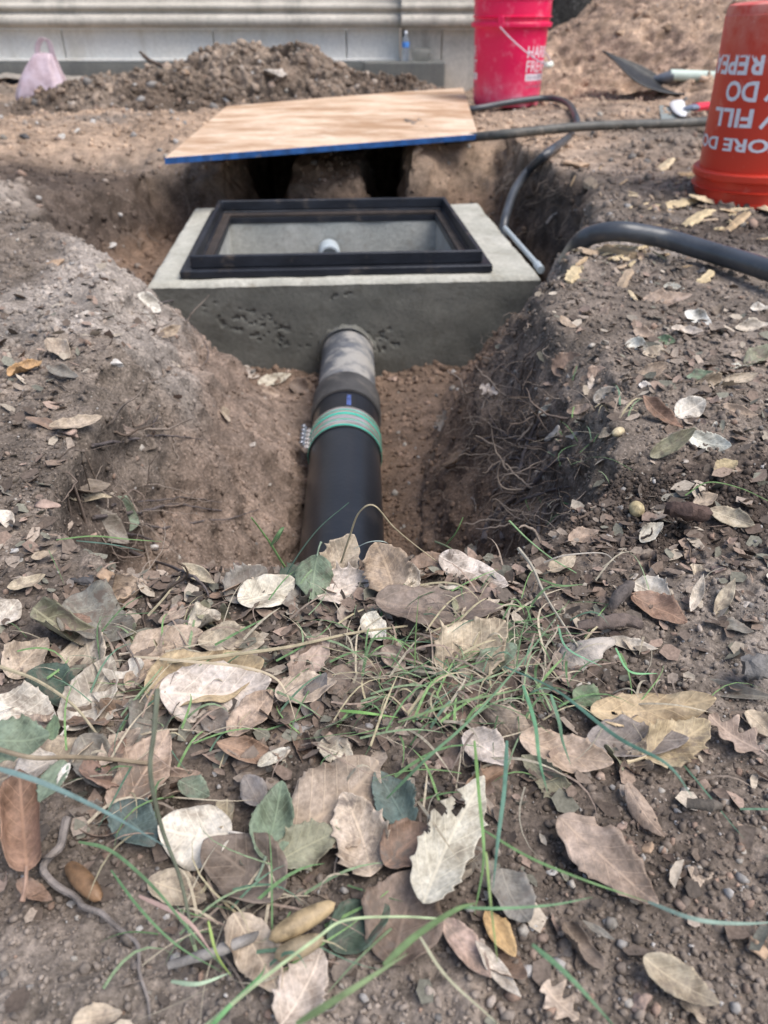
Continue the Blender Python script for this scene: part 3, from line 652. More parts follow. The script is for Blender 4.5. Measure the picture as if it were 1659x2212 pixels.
for a0 in (30, -139):
    f = on_mag(a0)
    text_mesh('HARBOR', .175, .040, lambda x, y: f(x, y + .170), M_WPR, 'lettering', mag, .008)
    text_mesh('FREIGHT', .180, .040, lambda x, y: f(x, y + .122), M_WPR, 'lettering', mag, .008)
    for (z0, z1) in ((.093, .117), (.062, .088)):
        mb = MB(); mb.grid([[f(.185 * i / 24, z0 + (z1 - z0) * j / 3) for j in range(4)] for i in range(25)]); lb = mb.build('label_panel', M_WPR, mag)
        def g(x, y, z0=z0):
            p = f(x + .008, y + z0 + .006); k = 1 + .0008 / math.hypot(p.x, p.y); return Vector((p.x * k, p.y * k, p.z))
        text_mesh('QUALITY TOOLS' if z0 > .09 else 'LOWEST PRICES', .165, .011, g, M_GREYPR, 'panel_text', lb)
ear = view_az + R(-15)
for s_ in (0, pi):
    mb = MB(); Me = Matrix.Rotation(ear + s_, 4, 'Z') @ Matrix.Translation((.1475, 0, .292)) @ Matrix.Rotation(R(90), 4, 'Y')
    mb.box(-.016, .028, -.0125, .0125, .0, .0095, Me); mb.build('handle_ear', M_MAG, mag, bevel=.003)
ed = Vector((math.cos(ear), math.sin(ear), 0)); pd = Vector((math.cos(ear + pi / 2), math.sin(ear + pi / 2), 0)); pts = []
for k in range(33):
    ph = pi * k / 32; pts.append(ed * (.160 * math.cos(ph)) + pd * (.166 * math.sin(ph) ** .8) + Vector((0, 0, .272 - .128 * math.sin(ph) ** .75)))
M_WIRE = simple('wire', (.62, .55, .62), .35, .6); mb = MB(); mb.tube(pts, .0026, 8); bail = mb.build('wire_handle', M_WIRE, mag)
mb = MB(); gp = pts[13:20]; mb.tube(gp, [.009, .0105, .0105, .0105, .0105, .0105, .009], 14); mb.build('grip', simple('grip', (.68, .74, .66), .5), bail)
# orange bucket, upside down
orb, orbb = bucket('bucket', M_ORG, 'orange red plastic bucket turned upside down at the right edge', dz=.030)
OC = Vector((.846, 1.825, 0)); zo = gz(.70, 1.78)
orb.matrix_world = Matrix.Translation((OC.x, OC.y, -.012)) @ Matrix.Rotation(R(-4), 4, 'Y') @ Matrix.Translation((0, 0, .366)) @ Matrix.Rotation(pi, 4, 'X')
oaz = math.atan2(OC.y, -OC.x)      # direction to camera, in the flipped bucket's own frame
def on_org(a0, zr):
    def f(x, y):
        z = .366 - (zr - y) if False else .366 - zr + y
        rr = rad_at(z) + .0008; th = oaz + R(a0) + x / .138
        return Vector((rr * math.cos(th), rr * math.sin(th), z))
    return f
# zr = height above ground of the line's lower edge (as read upright)
for body_, a0, wd, ht, zr in (('BEFORE DOING', -29, .345, .025, .133), ('FILL', 18, .099, .034, .187), ('DO', 18, .074, .037, .236), ('REPEAT', 17, .178, .038, .284)):
    text_mesh(body_, wd, ht, on_org(a0, zr), M_WPR2, 'lettering', orb, .028)
for zr in (.187, .236, .284):
    f = on_org(-3, zr); mb = MB(); w_ = .0075
    def stroke(p, q):
        dx, dy = q[0] - p[0], q[1] - p[1]; l_ = math.hypot(dx, dy); nx, ny = -dy / l_ * w_ / 2, dx / l_ * w_ / 2
        mb.grid([[f(p[0] + dx * i / 6 + nx * s_, p[1] + dy * i / 6 + ny * s_) for s_ in (-1, 1)] for i in range(7)])
    stroke((0, .016), (.013, .004)); stroke((.010, .001), (.034, .034)); mb.build('tick_mark', M_WPR2, orb)

# ------------------------------------------------------------------ hoses
M_HOSE = simple('hose_grey', (.085, .082, .072), .5, 0, .3, 25, .2, 150, .4, c2=(.17, .15, .125), blot=(30, .5, .7))
M_HOSEB = simple('hose_dark', (.055, .060, .068), .35, 0, .25, 25, .12, 150, .55, c2=(.12, .11, .10), blot=(30, .6, .75))
def hose(pts, r_, label, mat, n=16):
    P = spline(pts, 10); o = P[0].copy(); root = MB(); root.tube([p - o for p in P], r_, n); ob = root.build('hose', mat); ob.location = o
    return tag(ob, label, 'hose')
def G(X, Y, h=0.0, z=None):
    if z is not None: return atz(X, Y, z)
    p, n = scene_hit(X, Y); d = (CAM - p).normalized(); return p + d * (h / max(.12, d.z)) if h else p
hA = [atz(940, 305, -.012), atz(1030, 296, .012), atz(1100, 289, .030), atz(1240, 275, .040), atz(1340, 270, .040), atz(1440, 267, .036), atz(1540, 262, .036), Vector((1.9, 3.15, .036)), Vector((2.6, 3.4, .036))]
hose(hA, .0135, 'grey hose running from under the board to behind the orange bucket', M_HOSE)
hB = [atz(960, 244, .0), atz(1030, 234, .02), atz(1100, 221, .035), atz(1180, 212, .045), atz(1224, 222, .042), atz(1243, 250, .03), atz(1245, 275, .006), atz(1228, 298, .012), atz(1186, 328, .02), aty(1140, 370, 2.28), aty(1112, 410, 2.20), aty(1097, 450, 2.13), aty(1088, 486, 2.07), Vector((.305, 2.05, -.20)), Vector((.30, 2.05, -.32))]
hose(hB, .0115, 'blue grey hose looping round and dropping into the pit beside the basin', M_HOSEB)
hC = [Vector((.78, .55, .03)), Vector((.64, .82, .03)), atz(1650, 580, .026), atz(1560, 552, .026), atz(1500, 534, .028), atz(1430, 514, .034), atz(1345, 500, .045), atz(1285, 506, .035), atz(1250, 526, .012), atz(1225, 560, -.06), atz(1210, 590, -.16)]
hose(hC, .0150, 'thick black hose arching over the bank on the right', M_HOSEB, 20)
mb = MB(); pts = [BM @ Vector((W_ + .006, v, .0035)) for v in (.40, .30, .18, .07)]; o0 = pts[0].copy(); mb.tube([p - o0 for p in pts], .0058, 10)
t_ = mb.build('thin_pipe', M_PVC); t_.location = o0; tag(t_, 'thin pale pipe lying along the right edge of the concrete basin', 'pipe')
mb = MB(); mb.tube([pts[-1] - o0 - Vector((0, .004, 0)), pts[-1] - o0 - Vector((-.004, .035, .004))], [.0085, .0085], 10); mb.build('end_cap', M_PVC, t_)
# dark hose coil behind the shovel handle
hD = [atz(1425, 172, .06), aty(1432, 150, 3.9), aty(1455, 138, 3.95), aty(1490, 131, 3.95), aty(1530, 130, 3.9), aty(1580, 140, 3.8), aty(1600, 190, 3.6)]
hose(hD, .019, 'dark grey hose curving behind the shovel handle', M_HOSE)

# ------------------------------------------------------------------ shovel
M_BLADE = simple('blade_steel', (.035, .035, .035), .5, .3, .3, 20, .3, 90, .4, c2=(.10, .09, .08), blot=(12, .55, .75)); M_BLADE_IN = M_BLADE
up_ = [(1305, 112), (1330, 122), (1360, 132), (1395, 147), (1425, 166), (1450, 186), (1480, 204)]
lo_ = [(1306, 113), (1328, 135), (1352, 160), (1378, 181), (1410, 195), (1445, 203), (1480, 205)]
A1 = spline([aty(x, y, 3.62 - .0 * i) for i, (x, y) in enumerate(up_)], 5); B1 = spline([aty(x, y, 3.45 - .0 * i) for i, (x, y) in enumerate(lo_)], 5)
shovel = empty('shovel', A1[-1]); tag(shovel, 'round shovel lying on its side with its dark blade tilted up against the sand', 'shovel')
mb = MB(); rows = []
for p, q in zip(A1, B1):
    rows.append([p.lerp(q, k / 8) + Vector((.0, .05, .0)) * math.sin(pi * k / 8) - A1[-1] for k in range(9)])
mb.grid(rows); bl = mb.build('blade', M_BLADE, shovel); md = bl.modifiers.new('s', 'SOLIDIFY'); md.thickness = .004
h0_ = aty(1424, 172, 3.62); mb = MB(); mb.tube([h0_ - A1[-1] + Vector((-.03, 0, .0)), aty(1440, 167, 3.6) - A1[-1], aty(1452, 163, 3.6) - A1[-1]], [.012, .021, .022], 14); mb.build('socket', simple('socket', (.16, .17, .19), .5, .5), shovel)
mb = MB(); hp = [aty(1446, 162, 3.6), aty(1500, 164, 3.6), aty(1560, 167, 3.58), aty(1700, 172, 3.5), aty(1900, 182, 3.4)]
mb.tube([p - A1[-1] for p in spline(hp, 6)], .0205, 16); mb.build('handle', simple('fibreglass', (.52, .60, .52), .5, 0, .1, 60, .15), shovel)

# ------------------------------------------------------------------ taping knife with plaster
kn = empty('plaster_knife', atz(1450, 235, .022)); K0 = kn.location.copy(); tag(kn, 'flat steel plaster knife with white paste and a red handle by the orange bucket', 'plaster knife')
cs = [atz(1422, 214, .030), atz(1482, 209, .030), atz(1496, 256, .024), atz(1428, 259, .024)]
mb = MB(); tp = [p - K0 for p in cs]; mb.v += [tuple(p) for p in tp] + [tuple(p - Vector((0, 0, .003))) for p in tp]; mb.f += [(0, 1, 2, 3), (7, 6, 5, 4), (0, 4, 5, 1), (1, 5, 6, 2), (2, 6, 7, 3), (3, 7, 4, 0)]
mb.build('blade', simple('knife_blade', (.30, .33, .31), .5, .3, .15), kn, smooth=False, bevel=.001)
mb = MB(); pz = [atz(x, y, .034) for x, y in ((1440, 222), (1458, 213), (1478, 212), (1482, 226), (1484, 246), (1492, 254), (1468, 256), (1452, 244), (1446, 234))]; cen = sum(pz, Vector()) / len(pz)
rows = [[p - K0 - Vector((0, 0, .004)) for p in pz], [p.lerp(cen, .12) - K0 + Vector((0, 0, .004)) for p in pz], [p.lerp(cen, .5) - K0 + Vector((0, 0, .010)) for p in pz], [p.lerp(cen, .96) - K0 + Vector((0, 0, .009)) for p in pz]]
mb.grid(rows, closed=True, caps=True); mb.build('paste', simple('paste', (.68, .67, .66), .8, 0, .08, 60, .4), kn, sub=1)
mb = MB(); mb.tube([atz(1476, 236, .045) - K0, atz(1492, 233, .05) - K0, atz(1502, 232, .05) - K0], [.010, .017, .019], 12, flat=.6); mb.build('collar', simple('knife_grey', (.16, .19, .25), .5), kn)
mb = MB(); mb.tube(spline([atz(1500, 232, .05) - K0, atz(1530, 229, .05) - K0, atz(1570, 226, .045) - K0], 4), .020, 12, flat=.7); mb.build('grip', simple('knife_red', (.60, .02, .05), .5, 0, .3, 40, c2=(.08, .06, .06), blot=(30, .6, .7)), kn)

# ------------------------------------------------------------------ plastic bag by the wall
def bagf():
    m, t, b = NT('bag_plastic'); n = noise_n(t, 18, 5, .6)
    t.links.new(ramp(t, n.outputs['Fac'], [(.3, (.40, .28, .29)), (.6, (.58, .46, .50)), (.8, (.66, .60, .66))]).outputs[0], b.inputs['Base Color']); b.inputs['Roughness'].default_value = .35
    bump(t, b, noise_n(t, 12, 4, .6).outputs['Fac'], .5, .02); return m
M_BAG = bagf(); BC = aty(98, 222, 3.80); BC.z = max(BC.z, -.005); bag = empty('plastic_bag', BC); tag(bag, 'pinkish white plastic carrier bag standing by the stone wall', 'plastic bag')
mb = MB(); rows = []; prof = [(0, .103, .07, 0), (.02, .112, .075, 0), (.06, .105, .07, .004), (.10, .088, .06, .012), (.14, .066, .045, .022), (.17, .048, .03, .032), (.19, .040, .018, .040)]
for (z, a_, b_, ox) in prof:
    row = []
    for k in range(40):
        th = 2 * pi * k / 40; cx_, sx_ = math.cos(th), math.sin(th); se = 2 / 3.2; px = a_ * math.copysign(abs(cx_) ** se, cx_) + ox; py = b_ * math.copysign(abs(sx_) ** se, sx_)
        q = (abs(mnoise.noise(Vector((th * 1.6, z * 9, 1)))) - .2) * .05; row.append(Vector((px * (1 + q * 5), py * (1 + q * 9), z + (.006 * mnoise.noise(Vector((th * 3, 2, z * 9)))))))
    rows.append(row)
mb.grid(rows, closed=True, caps=True); mb.build('bag_body', M_BAG, bag, sub=1)
for (xa, xb, xt, dy) in ((.012, .082, .052, -.012), (.000, .070, .040, .012)):
    mb = MB(); P = spline([(xa, dy, .165), (xt - .025, dy, .215), (xt + .005, dy, .240), (xt + .024, dy, .218), (xb, dy, .135)], 6); mb.grid([[p + Vector((-.010, 0, .004)), p + Vector((0, .004, 0)), p + Vector((.009, 0, -.003))] for p in P]); ho = mb.build('bag_handle', M_BAG, bag); md = ho.modifiers.new('s', 'SOLIDIFY'); md.thickness = .002

# ------------------------------------------------------------------ bottle and cup on the ledge
def clear(name, c, rough_=.15):
    m, t, b = NT(name); b.inputs['Base Color'].default_value = (*c, 1); b.inputs['Roughness'].default_value = rough_; b.inputs['Transmission Weight'].default_value = .85; b.inputs['IOR'].default_value = 1.15; return m
bp = aty(876, 125, 4.385); bp.z = .128; bt = empty('water_bottle', bp); tag(bt, 'small clear plastic water bottle with blue label on the ledge', 'bottle')
mb = MB(); mb.lathe([(0, 0), (.014, 0), (.0165, .003), (.0165, .02), (.0155, .025), (.0165, .03), (.0165, .045), (.0155, .050), (.0165, .056), (.0165, .085), (.014, .098), (.007, .108), (.0065, .118), (0, .118)], 32); mb.build('bottle_body', clear('bottle_clear', (.75, .82, .90)), bt)
mb = MB(); mb.lathe([(.0168, .058), (.0171, .059), (.0171, .080), (.0168, .081)], 32); mb.build('label', simple('label_blue', (.08, .25, .65), .4, 0, .3, 60), bt)
mb = MB(); mb.lathe([(0, .127), (.0070, .127), (.0075, .125), (.0075, .115), (0, .115)], 24); mb.build('cap', simple('cap_white', (.75, .78, .82), .4), bt)
cpp = aty(910, 122, 4.40); cpp.z = .128; mb = MB(); rows = []
for (rr_, z) in ((.030, 0), (.033, .004), (.036, .02), (.038, .035), (.032, .045), (.02, .05), (.004, .051)):
    rows.append([Vector((rr_ * 1.3 * math.cos(2 * pi * k / 32) * (1 + .12 * mnoise.noise(Vector((k * .5, z * 40, 1)))), rr_ * .8 * math.sin(2 * pi * k / 32), z * (1 + .15 * mnoise.noise(Vector((k * .4, z * 30, 5)))))) for k in range(32)])
mb.grid(rows, closed=True, caps=True); cu = mb.build('plastic_cup', clear('cup_clear', (.55, .55, .52), .3)); cu.location = cpp; tag(cu, 'crushed clear plastic cup beside the water bottle', 'cup')
# ------------------------------------------------------------------ leaves
CL = dict(tan=(.43, .355, .275), pale=(.53, .475, .41), white=(.60, .57, .51), pink=(.37, .285, .225), brown=(.24, .165, .125), rust=(.28, .18, .13), grey=(.21, .19, .17), dark=(.125, .12, .12),
          green=(.15, .205, .125), bgreen=(.17, .215, .155), blue=(.11, .145, .135), olive=(.25, .245, .17), ochre=(.42, .335, .21), orange=(.44, .29, .15), dgreen=(.07, .10, .075), earth=(.20, .155, .125))
def leaf_mesh(L, W, kind='oval', curl=.25, bend=.1, fold=.1, tear=0, seed=0, NU=None, NS=13):
    rg = random.Random(seed)
    big = L > .022; NU = NU or ((64 if tear else 44) if big else 22); NS = (21 if tear else NS) if big else 7
    u = np.linspace(0, 1, NU); ph = rg.random() * 6
    if kind == 'round': base = np.sin(pi * np.clip(u, 0, 1) ** .85) ** .62
    elif kind == 'narrow': base = np.sin(pi * u ** .9) ** .9
    elif kind == 'lobed': base = np.sin(pi * u ** .8) ** .6 * (.70 + .38 * np.cos((u * 3.1 + .12 * math.sin(ph)) * 2 * pi))
    else: base = np.sin(pi * u ** .82) ** .68
    base = np.clip(base, .02, 1.2)
    nt_ = rg.choice([5, 6, 7, 8]); spk = {'spiny': .15, 'oval': .07, 'lobed': .10, 'round': .03, 'narrow': .03}.get(kind, .05)
    halves = []
    for sgn in (0, 1):
        uw = u + .05 * np.sin(u * 11 + rg.random() * 6) + .03 * np.sin(u * 23 + rg.random() * 6); t_ = (uw * nt_ + rg.random()) % 1; saw = np.abs(t_ * 2 - 1) ** 2.6      # concave bays between sharp points
        saw = saw * (.55 + .45 * np.sin(u * 17 + rg.random() * 6) ** 2)
        n_ = np.array([mnoise.noise(Vector((x * 4, seed * 1.7 + sgn * 9, 0))) for x in u])
        halves.append(base * (1 - spk + spk * 1.6 * saw) * (1 + .16 * n_) * W / 2)
    s = np.linspace(-1, 1, NS); U, S = np.meshgrid(u, s, indexing='ij')
    hw = np.where(S < 0, halves[0][:, None], halves[1][:, None]); sw = .06 * W * math.sin(ph)
    X = (U - .5) * L; Yc = sw * np.sin(pi * U)
    Y = S * hw + Yc
    rel = S * hw / (W / 2)
    Z = curl * W * .5 * (np.abs(rel) ** 2.2) * (1 + .5 * np.sin(U * 7 + ph + (S > 0) * 2)) - fold * W * .5 * np.abs(rel) * -1 * .5
    Z += bend * L * ((U - .5) ** 2 - .08) * 2 + (U - .5) * rel * W * rg.uniform(-.35, .35)
    P = np.stack([X, Y, Z], -1).reshape(-1, 3)
    Q = P + np.array([seed * .37, seed * .11, 0]); Z2 = vnoise(Q, L * .30, seed % 97) * L * .055 + vnoise(Q, L * .13, seed % 89) * L * .022
    P[:, 2] += Z2 * (.4 + np.abs(rel.ravel()))
    # strong edge roll for curly leaves
    if curl > .8:
        rr = np.clip(np.abs(rel.ravel()) - .45, 0, 1) * np.sign(rel.ravel()); P[:, 1] -= rr * W * .35; P[:, 2] += np.abs(rr) * W * .15
    idx = np.arange(NU * NS).reshape(NU, NS); F = np.stack([idx[:-1, :-1], idx[1:, :-1], idx[1:, 1:], idx[:-1, 1:]], -1).reshape(-1, 4)
    if tear:
        c = P[F].mean(1) + np.array([seed * 3.1, 0, 0]); nz = vnoise(c, L * .30, 7) + .5 * vnoise(c, L * .08, 8); rc = np.abs(rel.ravel())[F].mean(1)
        F = F[nz < (1.45 - tear - .75 * rc)]
    thick = .00035 + .004 * L
    n0 = len(P); P2 = P.copy(); P2[:, 2] -= thick; F2 = F[:, ::-1] + n0
    e = {}
    for f in F:
        for k in range(4):
            a_, b_ = int(f[k]), int(f[(k + 1) % 4]); e[(a_, b_)] = 1
    B = [(b_, a_, a_ + n0, b_ + n0) for (a_, b_) in e if (b_, a_) not in e]
    FF = np.concatenate([F, F2, np.array(B, dtype=np.int64).reshape(-1, 4)])
    uv = np.stack([U.ravel(), (S * hw / W + .5).ravel()], -1)
    return np_mesh('leaf', np.concatenate([P, P2]), FF, uv=np.concatenate([uv, uv])), (X[0, NS // 2], Yc[0, 0], Z[0, NS // 2])
nleaf = [0]
def put_leaf(mat4, L, W, kind, col, label, curl=.25, bend=.1, fold=.1, tear=0, seed=0, dirt=.5, stalk=0, group='fallen leaves lying on the dug soil', cat='leaf', name='fallen_leaf'):
    me, b0 = leaf_mesh(L, W, kind, curl, bend, fold, tear, seed)
    c = CL[col] if isinstance(col, str) else col; rg = random.Random(seed + 5); v = 1 + (rg.random() - .5) * .16
    o = link_mesh(name, me, M_LEAF, None, True, tuple(x * v * (1 + (rg.random() - .5) * .06) for x in c)); o.matrix_world = mat4; o['dirt'] = float(dirt)
    tag(o, label, cat, group)
    if stalk:
        mb = MB(); sl = L * stalk; P = spline([Vector((-L * .46, b0[1], b0[2] + .0004)), Vector((-L * .5 - sl * .5, b0[1] + sl * .08, b0[2] + sl * .06)), Vector((-L * .5 - sl, b0[1] + sl * .22, b0[2] + sl * .02))], 4)
        mb.tube(P, [L * .013 + .0002] * (len(P) - 2) + [L * .018 + .0003] * 2, 6); mb.build('stalk', M_STEM, o, color=tuple(min(1, x * 1.05) for x in c))
    nleaf[0] += 1; return o
order = [0]
def HL(p0, p1, r, col, label, kind='oval', up=0.0, tear=0, curl=.50, bend=.22, fold=.15, dirt=.75, stalk=0, lift=None, roll=0, h=0):
    """a leaf whose long axis runs between two places on the ground, tipped towards the viewer by up"""
    order[0] += 1; sd = order[0] * 17 + 3
    lowp = p0 if p0[1] > p1[1] else p1; c = ((p0[0] + p1[0]) / 2, (p0[1] + p1[1]) / 2)
    c = (c[0] + (lowp[0] - c[0]) * min(1, up * 1.15), c[1] + (lowp[1] - c[1]) * min(1, up * 1.15)); P, n_ = scene_hit(*c)
    n = gnorm(P.x, P.y) if P.y < 3 else Vector((0, 0, 1)); vd = (CAM - P).normalized(); lift = .0035 + .0014 * (order[0] % 4) if lift is None else lift
    N = (n * (1 - up) + vd * up).normalized()
    if n.dot(vd) < .25: N = (N + vd * .4).normalized()
    P = P + Vector((0, 0, 1)) * (lift + up * .004) + vd * h
    def on(X, Y):
        d = ray(X, Y); k = d.dot(N); return CAM + d * ((P - CAM).dot(N) / k)
    cx_, cy_ = (p0[0] + p1[0]) / 2, (p0[1] + p1[1]) / 2; k_ = 1.10
    p0 = (cx_ + (p0[0] - cx_) * k_, cy_ + (p0[1] - cy_) * k_); p1 = (cx_ + (p1[0] - cx_) * k_, cy_ + (p1[1] - cy_) * k_); r *= 1.10
    a_, b_ = on(*p0), on(*p1); L = (b_ - a_).length; x = (b_ - a_).normalized(); y = N.cross(x).normalized(); z = x.cross(y)
    m = Matrix((x, y, z)).transposed().to_4x4()
    if roll: m = m @ Matrix.Rotation(R(roll), 4, 'X')
    m.translation = (a_ + b_) / 2
    return put_leaf(m, L, L * r, kind, col, label, curl, bend, fold, tear, sd, dirt, stalk)
